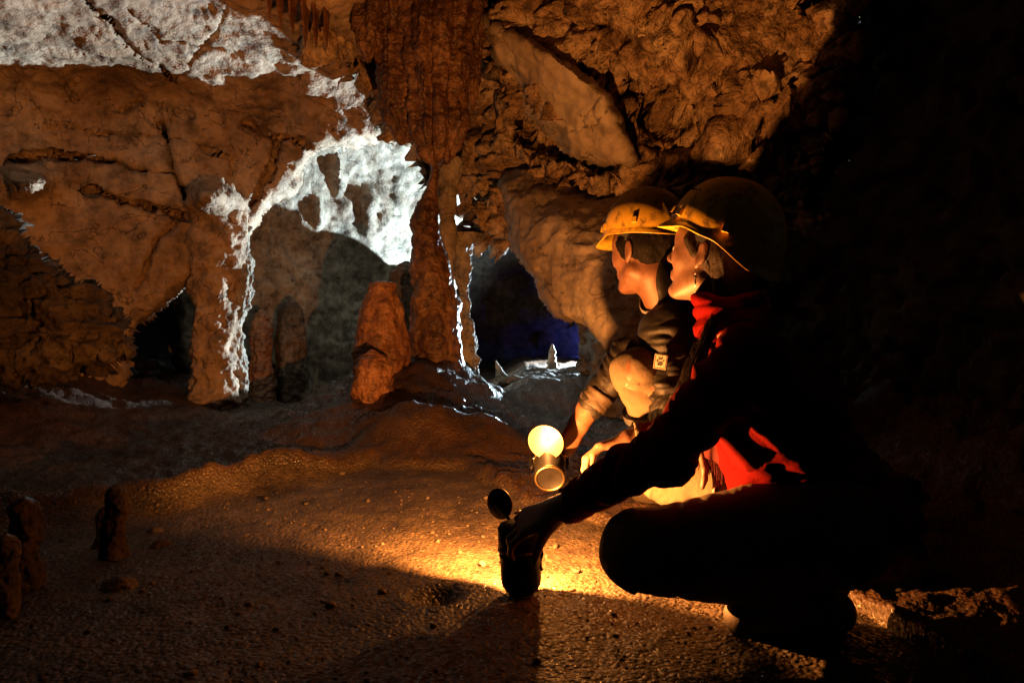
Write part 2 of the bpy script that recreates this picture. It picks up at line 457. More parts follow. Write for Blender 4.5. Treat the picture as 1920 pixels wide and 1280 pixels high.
# broken ceiling over the middle and the right
rock_face('cave_ceiling',
    [(470, -600), (1690, -600), (1590, 120), (1562, 300), (1500, 470), (1400, 430), (1290, 420), (1130, 420), (1000, 400), (985, 470), (940, 470), (905, 462), (865, 470), (852, 440), (835, 380), (800, 345), (770, 300), (735, 265), (700, 200), (640, 110), (560, 50), (500, 0)],
    [(470, -600, 2.4), (1000, -600, 2.2), (1500, -600, 2.2), (2100, -600, 1.9),
     (520, 0, 4.0), (640, 60, 4.3), (760, 0, 4.7), (740, 250, 5.2), (850, 430, 5.2), (930, 455, 5.1), (900, 250, 5.2), (900, 60, 4.6),
     (1000, 180, 4.2), (1000, 380, 4.5), (1100, 330, 4.2), (1200, 330, 4.1), (1100, 60, 3.7), (1300, 0, 3.4), (1250, 220, 4.0), (1330, 400, 4.1),
     (1440, 100, 3.5), (1400, 280, 3.8), (1480, 400, 3.8), (1560, 380, 3.6), (1560, 100, 3.3), (1700, 250, 3.1), (2100, 0, 2.4), (2100, 300, 2.4)],
    M_ceil, step=3.5, edge=30, back=0.14, jitter=18,
    noises=[('fbm', 1.3, 0.14), ('facet', 2.4, 0.17, (1, 1, 1.3)), ('facet', 6.0, 0.070), ('facet', 13.0, 0.024), ('ridge', 5, 0.028), ('fbm', 9, 0.02), ('fbm', 28, 0.010)],
    grooves=[([(900, 20), (960, 100), (1010, 190), (1080, 250), (1180, 300), (1260, 350)], 12, 0.22),
             ([(980, 230), (1060, 270), (1140, 310)], 24, 0.45), ([(1100, 140), (1200, 200), (1330, 260)], 16, 0.2),
             ([(1345, 190), (1365, 240), (1350, 330)], 16, 0.3), ([(1370, 250), (1480, 262), (1560, 240)], 16, 0.35)],
    bumps=[(1060, 190, 110, 70, 0.10), (1300, 60, 60, 60, 0.12), (1420, 190, 60, 40, 0.12)], seed=8)

# the big smooth slab slanting down to the right of the passage
rock_face('slanting_slab',
    [(930, 340), (1010, 300), (1100, 300), (1250, 320), (1420, 400), (1500, 760), (1320, 720), (1230, 690), (1130, 655), (1092, 615), (1045, 590), (1010, 555), (988, 515), (965, 470)],
    [(930, 340, 4.7), (1010, 310, 4.9), (1100, 320, 4.9), (1250, 330, 4.7), (1420, 400, 4.2), (960, 440, 4.35), (1010, 540, 4.0), (1100, 640, 3.5), (1050, 420, 3.75), (1180, 480, 3.15), (1200, 640, 3.2), (1250, 460, 3.1), (1420, 520, 2.9), (1500, 750, 2.8)],
    M_slab, step=3.5, edge=22, back=0.5, jitter=9,
    noises=[('fbm', 1.6, 0.05), ('fbm', 7, 0.014, (1, 1, 2)), ('ridge', 9, 0.008, (1, 1, 2.5)), ('fbm', 28, 0.005)],
    grooves=[([(1010, 500), (1035, 530)], 4, 0.05)], seed=12)

# smooth facet in the ceiling above it
rock_face('ceiling_slab',
    [(890, 20), (950, 40), (1040, 90), (1120, 160), (1175, 240), (1190, 310), (1130, 325), (1075, 300), (1030, 250), (975, 190), (925, 120)],
    [(890, 20, 4.15), (950, 40, 3.85), (1040, 90, 3.7), (1120, 160, 3.7), (1180, 270, 3.85), (1130, 325, 4.05), (1075, 300, 4.1), (1030, 250, 4.1), (975, 190, 4.15), (925, 120, 4.2)],
    M_slab, step=3.5, edge=20, back=0.45, jitter=12,
    noises=[('fbm', 2.0, 0.05), ('fbm', 5, 0.014, (2.2, 1, 0.7)), ('ridge', 9, 0.005, (2.0, 1, 0.5)), ('fbm', 26, 0.004)], seed=13)

# right-hand wall, close by
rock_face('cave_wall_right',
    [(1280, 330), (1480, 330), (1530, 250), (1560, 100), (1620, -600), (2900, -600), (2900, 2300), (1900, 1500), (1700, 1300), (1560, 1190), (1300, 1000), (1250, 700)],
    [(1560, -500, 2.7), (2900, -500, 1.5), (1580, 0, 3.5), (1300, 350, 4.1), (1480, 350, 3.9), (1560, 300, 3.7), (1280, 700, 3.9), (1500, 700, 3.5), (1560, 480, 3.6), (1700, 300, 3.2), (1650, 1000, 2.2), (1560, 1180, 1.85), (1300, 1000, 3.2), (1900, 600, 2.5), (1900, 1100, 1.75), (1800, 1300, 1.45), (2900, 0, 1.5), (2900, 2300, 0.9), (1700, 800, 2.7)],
    M_shade_rock, step=6.5, edge=20, back=0.4, jitter=14,
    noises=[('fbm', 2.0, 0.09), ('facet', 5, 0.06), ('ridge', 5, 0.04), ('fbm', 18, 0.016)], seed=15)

# far end of the chamber seen through the passage, and the rest of the cave around the camera
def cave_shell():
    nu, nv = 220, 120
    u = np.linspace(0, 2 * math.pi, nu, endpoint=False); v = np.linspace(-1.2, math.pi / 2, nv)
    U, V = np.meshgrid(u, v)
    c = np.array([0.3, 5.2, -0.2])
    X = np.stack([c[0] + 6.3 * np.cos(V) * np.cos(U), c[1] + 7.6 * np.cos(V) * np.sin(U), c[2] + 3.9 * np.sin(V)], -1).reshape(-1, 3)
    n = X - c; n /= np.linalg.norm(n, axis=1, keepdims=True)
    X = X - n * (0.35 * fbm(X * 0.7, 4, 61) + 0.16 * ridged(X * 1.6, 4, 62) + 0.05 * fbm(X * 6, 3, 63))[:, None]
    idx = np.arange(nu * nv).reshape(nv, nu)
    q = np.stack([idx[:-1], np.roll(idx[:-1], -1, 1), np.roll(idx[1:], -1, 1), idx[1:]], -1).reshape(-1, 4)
    return tag(mesh_obj('cave_shell', X, q[:, ::-1].copy(), M_shade_rock), kind='structure')
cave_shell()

# ------------------------------------------------------------------ floor
EDGE_X = [-3.5, -2.2, -1.2, -.99, -.63, -.21, -.05, .14, .4, .70, .85, 3.0]
EDGE_Y = [1.3, 1.75, 2.3, 2.72, 3.02, 2.97, 2.66, 2.30, 2.12, 1.75, 1.0, .5]  # right end pulled forward: dark flowstone colour stands in for shade there
def flow_shade_mask(x, y):
    """1 on brown flowstone, and on the right floor darkened for shade"""
    p = np.stack([x, y, np.zeros_like(x)], 1)
    e = np.interp(x, EDGE_X, EDGE_Y) + 0.05 * fbm(p * 4, 4, 70)
    return smooth01((y - e) / 0.05 + 0.5)

def floor_height(x, y, detail=True):
    p = np.stack([x, y, np.zeros_like(x)], 1)
    h = 0.018 * fbm(p * 1.3, 4, 71) * smooth01((y - 1.7) / 1.2)
    h = h + 0.006 * fbm(p * 4, 3, 73)
    # flowstone step and mound carrying the columns
    fm = flow_shade_mask(x, y)
    h = h + fm * (0.030 + 0.02 * perlin(p * 2.7, 75))
    ee = np.interp(x, EDGE_X, EDGE_Y)
    h = h + (0.085 + 0.03 * perlin(p * 3.3, 76)) * np.exp(-((y - ee - .05) / .13) ** 2) * smooth01((-x - .60) / .35)
    mx, my = (x + 0.62), (y - 4.55)
    r = np.sqrt((mx / np.where(mx > 0, 0.95, 1.15)) ** 2 + (my / np.where(my < 0, 1.5, 1.1)) ** 2)
    bump = np.exp(-(r / 0.72) ** 2 * 1.25)
    rip = ridged(np.stack([x * 3 + y * 1.5, y * 5 - 2 * x, np.zeros_like(x)], 1), 4, 77)
    h = h + bump * 0.46 + bump * 0.050 * rip
    # lobed front of the mound
    h = h + 0.14 * np.exp(-(((x + 0.52) / 0.20) ** 2 + ((y - 3.35) / 0.16) ** 2)) + 0.11 * np.exp(-(((x + 0.15) / 0.25) ** 2 + ((y - 3.4) / 0.18) ** 2))
    h = h + 0.05 * np.exp(-(((x + 1.0) / 0.2) ** 2 + ((y - 3.5) / 0.2) ** 2))
    lump = fm
    h = h + lump * (0.020 * np.abs(fbm(p * 5, 4, 78)) + 0.012 * ridged(p * 7, 3, 79))
    h = h + 0.24 * np.exp(-((x + .74) / .17) ** 2) * smooth01((y - 4.9) / .6) * (1 - smooth01((y - 6.9) / .4))  # unseen ridge added to keep far lamp light off the left floor
    # the far chamber floor rises
    h = h + 0.24 * smooth01((y - 4.6) / .7) * smooth01((x + .3) / .5) + 0.03 * smooth01((y - 5.5) / 3) + smooth01((y - 5.0) / 1.0) * 0.05 * fbm(p * 2.2, 4, 80)
    # left edge climbs under the ledge; small hollow in the gravel
    h = h + 0.25 * smooth01((-x - 1.9) / 1.3) * (1 + 0.4 * fbm(p * 2, 3, 81))
    h = h + 0.30 * smooth01((x - 0.95) / 0.7) * (1 - smooth01((y - 3.2) / 1.2)) * (1 + 0.6 * fbm(p * 3, 4, 82))
    r2 = ((x + 0.175) / 0.05) ** 2 + ((y - 1.56) / 0.045) ** 2
    h = h - 0.034 * np.exp(-r2) + 0.008 * np.exp(-(np.sqrt(r2) - 1.5) ** 2 * 3)
    r2 = ((x + 0.42) / 0.028) ** 2 + ((y - 1.66) / 0.03) ** 2
    h = h - 0.010 * np.exp(-r2)
    if detail:
        gr = 1 - 0.75 * fm
        f1, f2, t = worley(p * 95 + 0.0, 83)
        pm = smooth01(0.5 + 1.4 * fbm(p * 3.1, 3, 86))
        h = h + gr * (0.0006 + 0.0020 * pm) * (0.55 - f1) + gr * 0.0022 * fbm(p * 30, 4, 84) + 0.004 * fbm(p * 9, 3, 87)
        f1, f2, t = worley(p * 42 + 5.0, 85)
        h = h + gr * pm * 0.0020 * np.clip(0.42 - f1, 0, 1) * 2
    return h

def fh(x, y):
    return float(floor_height(np.array([x], float), np.array([y], float), False)[0])

def make_floor():
    nu, nd = 600, 500
    u = np.linspace(-1, 1, nu); u = 0.86 * u + 1.7 * np.sign(u) * np.clip(np.abs(u) - 0.9, 0, 1) ** 1.0 * 4
    d = np.geomspace(0.45, 12.5, nd)
    D, U = np.meshgrid(d, u, indexing='ij')
    x, y = (U * D).ravel(), D.ravel()
    X = np.stack([x, y, floor_height(x, y)], 1)
    idx = np.arange(nu * nd).reshape(nd, nu)
    q = np.stack([idx[:-1, :-1], idx[:-1, 1:], idx[1:, 1:], idx[1:, :-1]], -1).reshape(-1, 4)
    o = tag(mesh_obj('cave_floor', X, q, M_floor), kind='structure')
    at = o.data.attributes.new('flowstone', 'FLOAT', 'POINT'); at.data.foreach_set('value', flow_shade_mask(x, y).astype(np.float32))
    # the floor carries on behind and beside the camera
    nx = 80
    gx, gy = np.meshgrid(np.linspace(-5, 5, nx), np.linspace(-2.5, 0.47, 40), indexing='xy')
    x, y = gx.ravel(), gy.ravel()
    X = np.stack([x, y, floor_height(x, y, False) - 0.004], 1)
    idx = np.arange(nx * 40).reshape(40, nx)
    q = np.stack([idx[:-1, :-1], idx[:-1, 1:], idx[1:, 1:], idx[1:, :-1]], -1).reshape(-1, 4)
    tag(mesh_obj('cave_floor_behind', X, q, M_floor), kind='structure')
make_floor()

# ------------------------------------------------------------------ dripstone
def dripstone(name, label, cat, base, prof, mat, group=None, bend=None, flutes=0, flute_amp=0.0, rough=0.012, nf=9.0, seed=0, squash=(1, 1), nseg=110, nz=160, hang=False, drip=0.0):
    """a turned but lumpy stalagmite, stalactite or column; prof = [(height, radius)] from the foot (or root, hanging) on"""
    pr = np.array(prof, float)
    t = np.linspace(0, 1, nz)
    # resample the profile smoothly along its length
    seglen = np.concatenate([[0], np.cumsum(np.hypot(*np.diff(pr, axis=0).T))])
    zz = np.interp(t * seglen[-1], seglen, pr[:, 0]); rr = np.interp(t * seglen[-1], seglen, pr[:, 1])
    k = np.array([1, 2, 3, 2, 1.0]); k /= k.sum()
    rr2 = np.convolve(np.pad(rr, 2, mode='edge'), k, 'valid'); rr2[-1] = rr[-1]
    rr = rr2
    a = np.linspace(0, 2 * math.pi, nseg, endpoint=False)
    A, Z = np.meshgrid(a, zz); R = np.repeat(rr[:, None], nseg, 1)
    bx = np.zeros_like(zz); by = np.zeros_like(zz)
    if bend is not None:
        b = np.array(bend, float)
        bx = np.interp(zz, b[:, 0], b[:, 1]); by = np.interp(zz, b[:, 0], b[:, 2])
    if flutes:
        ph = perlin(np.stack([np.cos(A).ravel() * 1.5, np.sin(A).ravel() * 1.5, Z.ravel() * 1.4], 1), seed + 3).reshape(A.shape)
        R = R * (1 + flute_amp * np.cos(A * flutes + 4.0 * ph))
    s = -1 if hang else 1
    X = np.stack([base[0] + bx[:, None] + R * np.cos(A) * squash[0], base[1] + by[:, None] + R * np.sin(A) * squash[1], base[2] + s * Z], -1).reshape(-1, 3)
    n = np.stack([np.cos(A), np.sin(A), 0 * A], -1).reshape(-1, 3)
    fade = np.clip(R.ravel() / 0.05, 0.15, 1)
    disp = rough * (fbm(X * nf, 4, seed + 91) + 0.5 * fbm(X * nf * np.array([1, 1, 0.25]), 3, seed + 92)) + 0.35 * rough * fbm(X * nf * 4, 3, seed + 93)
    bz = X[:, 2] + 0.25 * perlin(X * 3.0, seed + 97) * 0.15
    disp = disp + rough * 0.16 * (1 - 2 * np.abs(perlin(np.stack([bz * 38, bz * 0, X[:, 0] * 1.5], 1), seed + 96)))
    if drip:
        disp = disp + drip * np.abs(perlin(X * np.array([22, 22, 4.0]), seed + 95))
    X = X + n * (disp * fade)[:, None]
    idx = np.arange(nz * nseg).reshape(nz, nseg)
    q = np.stack([idx[:-1], np.roll(idx[:-1], -1, 1), np.roll(idx[1:], -1, 1), idx[1:]], -1).reshape(-1, 4)
    if hang: q = q[:, ::-1].copy()
    o = mesh_obj(name, X, q, mat)
    return tag(o, label, cat, group)

def stal(name, label, px, ybot, ytop, d, widths, mat, **kw):
    """a standing dripstone from pixels: widths = [(fraction of height, width in pixels)]"""
    b = P(px, ybot, d); h = (ybot - ytop) * d / FPX
    prof = [(f * h, max(0.0015, w * 0.5 * d / FPX)) for f, w in widths]
    return dripstone(name, label, kw.pop('cat', 'stalagmite'), b, prof, mat, **kw)

# the cluster in the middle
stal('column', 'tall orange brown column narrowing upward to the hanging dripstone tip', 820, 750, 300, 4.55,
     [(0, 150), (.10, 114), (.20, 96), (.33, 88), (.45, 78), (.55, 68), (.64, 56), (.74, 40), (.83, 24), (.91, 12), (1, 16)], M_drip, cat='column', rough=0.028, nf=6, seed=1, drip=0.012, bend=[(0, 0.0, 0), (0.7, -0.02, 0), (1.15, -0.09, 0), (1.6, 0.0, 0)])
stal('stalagmite', 'stout stalagmite with a small cap, rim lit white, left of the tall one', 716, 800, 526, 4.22,
     [(0, 116), (.15, 106), (.35, 104), (.55, 98), (.72, 84), (.84, 66), (.92, 54), (.955, 50), (.985, 44), (1, 8)], M_flow, rough=0.020, nf=7, seed=2)
stal('stalagmite', 'low lumpy stalagmite glowing orange in front of the capped one', 698, 850, 655, 3.85,
     [(0, 130), (.12, 122), (.30, 106), (.42, 88), (.50, 72), (.68, 74), (.82, 70), (.92, 54), (1, 8)], M_flow, rough=0.022, nf=8, seed=3)
stal('column', 'slender column beside the tall stalagmite, reaching the ceiling', 838, 735, 300, 4.80,
     [(0, 44), (.12, 32), (.3, 28), (.5, 24), (.7, 28), (.85, 34), (1, 60)], M_pale, cat='column', rough=0.016, nf=8, seed=4, drip=0.012)
stal('flowstone_curtain', 'white edged flowstone curtain on the left side of the passage', 874, 728, 440, 5.0,
     [(0, 60), (.1, 40), (.3, 36), (.5, 26), (.66, 20), (.8, 26), (.9, 40), (1, 70)], M_pale, cat='flowstone', rough=0.030, nf=7, seed=5, drip=0.03, bend=[(0, 0.02, 0), (.55, -.02, 0), (.9, -.04, 0), (1.1, -.02, 0)])
stal('stalagmite', 'broad dark stalagmite behind the tall one, on its left', 762, 745, 490, 5.62,
     [(0, 160), (.25, 140), (.5, 122), (.75, 90), (.92, 50), (1, 8)], M_dark, rough=0.03, nf=5, seed=6, drip=0.02)

# hanging dripstones
def hang(name, label, px, ytop, ytip, d, widths, mat, **kw):
    b = P(px, ytop, d); h = (ytip - ytop) * d / FPX
    prof = [(f * h, max(0.0015, w * 0.5 * d / FPX)) for f, w in widths]
    return dripstone(name, label, kw.pop('cat', 'stalactite'), b, prof, mat, hang=True, **kw)
hang('stalactite', 'large fluted stalactite hanging over the tall stalagmite', 826, -60, 318, 4.05,
     [(0, 170), (.25, 130), (.5, 106), (.65, 98), (.8, 92), (.9, 70), (.96, 40), (1, 6)], M_drip, flutes=9, flute_amp=0.13, rough=0.026, nf=9, drip=0.02, seed=11, bend=[(0, 0, 0), (1.2, -.02, 0)])
hang('stalactite', 'short fluted stalactite left of the large hanging one', 752, -40, 272, 4.15,
     [(0, 120), (.3, 92), (.55, 80), (.75, 72), (.88, 48), (.96, 26), (1, 5)], M_drip, flutes=7, flute_amp=0.10, rough=0.026, nf=9, drip=0.02, seed=12)
hang('stalactite', 'thin stalactite behind the right flank of the large one', 886, -40, 210, 4.3,
     [(0, 80), (.4, 44), (.7, 30), (.9, 18), (1, 4)], M_drip, flutes=5, flute_amp=0.08, rough=0.014, nf=7, seed=13)
hang('stalactite', 'dark stub stalactite at the upper edge left of the cluster', 690, -60, 120, 4.1,
     [(0, 90), (.5, 60), (.8, 40), (1, 6)], M_drip, flutes=5, flute_amp=0.10, rough=0.026, nf=9, drip=0.02, seed=14)
# curtain of small draperies at the top
for k, (px, y0, y1, w) in enumerate([(505, -10, 30, 20), (525, -5, 46, 22), (548, 5, 60, 24), (572, 20, 78, 24), (592, 30, 84, 20), (612, 44, 88, 18)]):
    hang('drapery', 'thin curved drapery in the row under the ceiling, %s from the left' % ['first', 'second', 'third', 'fourth', 'fifth', 'sixth'][k],
         px, y0 - 25, y1 + 6, 3.78 + 0.04 * k, [(0, w * 1.6), (.5, w), (.85, w * .55), (1, 3)], M_flow, cat='drapery', group='draperies in a row under the ceiling', rough=0.008, nf=10, seed=20 + k, squash=(0.28, 1.5), nseg=40, nz=50)

# left: thin bright column, neighbours and little ones
stal('column', 'thin knotted column lit bright white in front of the dark left recess', 450, 775, 425, 5.45,
     [(0, 34), (.08, 28), (.25, 26), (.42, 24), (.5, 20), (.6, 30), (.75, 34), (.9, 28), (1, 44)], M_pale, cat='column', rough=0.028, nf=9, seed=31, drip=0.02,
     bend=[(0, 0, 0), (.4, -.01, 0), (.7, -.04, 0), (1.0, 0.04, 0), (1.5, -0.02, 0)])
stal('column', 'brown rock column standing close behind the thin white one', 404, 790, 400, 5.40,
     [(0, 96), (.3, 84), (.6, 82), (1, 120)], M_wall, cat='column', rough=0.04, nf=5, seed=32)
stal('stalagmite', 'dim stalagmite of two bulges right of the thin white column', 490, 770, 580, 6.0,
     [(0, 56), (.25, 52), (.45, 44), (.52, 36), (.68, 42), (.85, 38), (.95, 24), (1, 5)], M_flow, rough=0.02, nf=7, seed=33)
stal('stalagmite', 'dark round shouldered stalagmite before the rear wall, left of the white point', 548, 765, 560, 6.25,
     [(0, 70), (.2, 58), (.5, 54), (.75, 48), (.9, 34), (1, 6)], M_dark, rough=0.03, nf=6, seed=36, nseg=64, nz=90)
stal('stalagmite', 'small pointed stalagmite gleaming white on the rear floor', 594, 760, 686, 6.1,
     [(0, 20), (.3, 15), (.6, 10), (.85, 5), (1, 1)], M_pale, rough=0.010, nf=12, seed=34, nseg=40, nz=60)
stal('stalagmite', 'thin sliver of dripstone catching white light deep in the left recess', 376, 712, 650, 6.2,
     [(0, 24), (.3, 16), (.7, 12), (1, 3)], M_pale, rough=0.02, nf=12, seed=35, nseg=40, nz=60, bend=[(0, -.04, 0), (.3, .06, 0)])

# beyond the passage
stal('stalagmite', 'slim stalagmite edged in white light at the end of the passage', 1036, 712, 645, 7.2,
     [(0, 40), (.2, 26), (.5, 17), (.8, 12), (1, 3)], M_pale, rough=0.02, nf=9, seed=41, nseg=48, nz=70)
stal('stalagmite', 'little leaning stalagmite left of the slim one in the passage', 934, 722, 676, 6.3,
     [(0, 44), (.3, 22), (.7, 10), (1, 2)], M_pale, rough=0.02, nf=9, seed=42, nseg=48, nz=60, bend=[(0, .06, 0), (.25, -.03, 0)])
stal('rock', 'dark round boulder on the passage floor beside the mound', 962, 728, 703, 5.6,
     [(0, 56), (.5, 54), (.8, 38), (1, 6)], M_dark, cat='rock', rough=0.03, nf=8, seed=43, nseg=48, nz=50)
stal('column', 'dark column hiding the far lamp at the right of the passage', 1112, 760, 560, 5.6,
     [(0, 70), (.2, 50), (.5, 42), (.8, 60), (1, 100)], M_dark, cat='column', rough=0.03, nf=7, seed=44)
# unseen rib added behind the central columns to shade the rear wall, and the rock that closes the right of the passage
def shadow_rib():
    n, m = 120, 60
    t = np.linspace(0, 1, n); a = np.linspace(0, 2 * math.pi, m, endpoint=False)
    T, AA = np.meshgrid(t, a, indexing='ij')
    cx = -.72 - .02 * T; cy = 6.75 + 1.5 * T
    h = 1.20 + 0.14 * perlin(np.stack([t * 6, t * 0, t * 0 + 3], 1), 5)[:, None] + .10 * T
    end = np.sqrt(np.clip(1 - (2 * T - 1) ** 8, 0.0004, 1))
    x = cx + .15 * np.cos(AA) * end * np.where(np.sin(AA) > 0, .75, 1.3); z = .1 + np.where(np.sin(AA) > 0, np.sin(AA) * (h - .1), np.sin(AA) * .4) * end
    X = np.stack([x, cy + 0 * AA, z], -1).reshape(-1, 3)
    X = X + .05 * np.stack([fbm(X * 4, 4, 5), fbm(X * 4 + 9, 4, 6), fbm(X * 4 + 19, 4, 7)], 1)
    idx = np.arange(n * m).reshape(n, m)
    q = np.stack([idx[:-1], np.roll(idx[:-1], -1, 1), np.roll(idx[1:], -1, 1), idx[1:]], -1).reshape(-1, 4)
    tag(mesh_obj('shadow_rib', X, q, M_dark), 'unseen rock rib added behind the central columns to shade the rear wall', 'rock')
shadow_rib()
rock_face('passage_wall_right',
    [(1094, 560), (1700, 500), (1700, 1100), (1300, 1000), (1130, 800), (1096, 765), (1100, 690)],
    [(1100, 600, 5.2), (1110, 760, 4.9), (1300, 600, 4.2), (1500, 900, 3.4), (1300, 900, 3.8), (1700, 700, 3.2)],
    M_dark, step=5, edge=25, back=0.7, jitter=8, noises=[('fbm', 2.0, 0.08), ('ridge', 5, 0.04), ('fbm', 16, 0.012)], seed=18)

stal('boulder', 'dark boulder added behind the kneeling woman to block lamp light', 1612, 1085, 850, 1.66,
     [(0, 190), (.3, 200), (.6, 170), (.85, 100), (1, 10)], M_shade_rock, cat='rock', rough=0.05, nf=6, seed=47)  # added so the floor to its right stays in shadow
stal('boulder', 'dark boulder added by the right wall behind the crouching man to block lamp light', 1556, 1010, 780, 2.08,
     [(0, 220), (.3, 230), (.6, 190), (.85, 110), (1, 10)], M_shade_rock, cat='rock', rough=0.05, nf=6, seed=48)  # second added block, keeps flame light off the right side
# near left
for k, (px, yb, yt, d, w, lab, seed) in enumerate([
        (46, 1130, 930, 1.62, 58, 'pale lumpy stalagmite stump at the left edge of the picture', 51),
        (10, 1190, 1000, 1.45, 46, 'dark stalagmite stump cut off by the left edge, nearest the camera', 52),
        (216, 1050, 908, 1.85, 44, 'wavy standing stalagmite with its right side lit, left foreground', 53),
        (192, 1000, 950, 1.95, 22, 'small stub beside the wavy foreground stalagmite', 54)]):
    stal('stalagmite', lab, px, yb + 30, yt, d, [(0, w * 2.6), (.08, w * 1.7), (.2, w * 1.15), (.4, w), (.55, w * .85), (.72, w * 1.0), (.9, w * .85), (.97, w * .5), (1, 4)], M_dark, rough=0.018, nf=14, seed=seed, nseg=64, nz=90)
for k, (px, py, d, r, lab) in enumerate([
        (302, 1026, 1.95, .020, 'rounded orange lit stone right of the wavy stalagmite'),
        (222, 1104, 1.62, .026, 'small lit stone below the wavy stalagmite'),
        (292, 985, 2.1, .016, 'flat stone behind the rounded one on the left floor')]):
    b = P(px, py, d)
    dripstone('stone', lab, 'stone', (b.x, b.y, fh(b.x, b.y) - 0.004), [(0, r * 1.5), (r * .35, r * 1.35), (r * .75, r * .9), (r * .95, r * .35), (r * 1.0, 0.001)], M_dark, rough=0.014, nf=24, seed=60 + k, nseg=40, nz=30)

# loose grit and pebbles lying on the gravel
def grit():
    n = 1500
    r = np.random.default_rng(12)
    d = r.uniform(1.0, 2.9, n); x = r.uniform(-.75, .55, n) * d
    ok = flow_shade_mask(x, d) < .5
    x, d = x[ok], d[ok]
    z = floor_height(x, d, False)
    ico = [(0, 0, 1), (.89, 0, .45), (.28, .85, .45), (-.72, .53, .45), (-.72, -.53, .45), (.28, -.85, .45), (.72, .53, -.45), (-.28, .85, -.45), (-.89, 0, -.45), (-.28, -.85, -.45), (.72, -.53, -.45), (0, 0, -1)]
    fc = [(0, 1, 2), (0, 2, 3), (0, 3, 4), (0, 4, 5), (0, 5, 1), (1, 6, 2), (2, 7, 3), (3, 8, 4), (4, 9, 5), (5, 10, 1), (6, 7, 2), (7, 8, 3), (8, 9, 4), (9, 10, 5), (10, 6, 1), (11, 7, 6), (11, 8, 7), (11, 9, 8), (11, 10, 9), (11, 6, 10)]
    ico = np.array(ico); V, Fc = [], []
    for k in range(len(x)):
        s = min(.0022 * (1 + r.pareto(2.6)), .011)
        a = r.uniform(0, 6.28)
        q = ico * (1 + .25 * r.normal(size=(12, 1))) * np.array([s * r.uniform(.8, 1.5), s, s * .65])
        q = np.stack([q[:, 0] * math.cos(a) - q[:, 1] * math.sin(a), q[:, 0] * math.sin(a) + q[:, 1] * math.cos(a), q[:, 2]], 1)
        V.append(q + np.array([x[k], d[k], z[k] + s * .3])); Fc.append(np.array(fc) + 12 * k)
    o = mesh_obj('gravel', np.concatenate(V), np.concatenate(Fc), M_dark)
    tag(o, 'loose grit and small pebbles scattered over the gravel floor', 'gravel', kind='stuff')
grit()
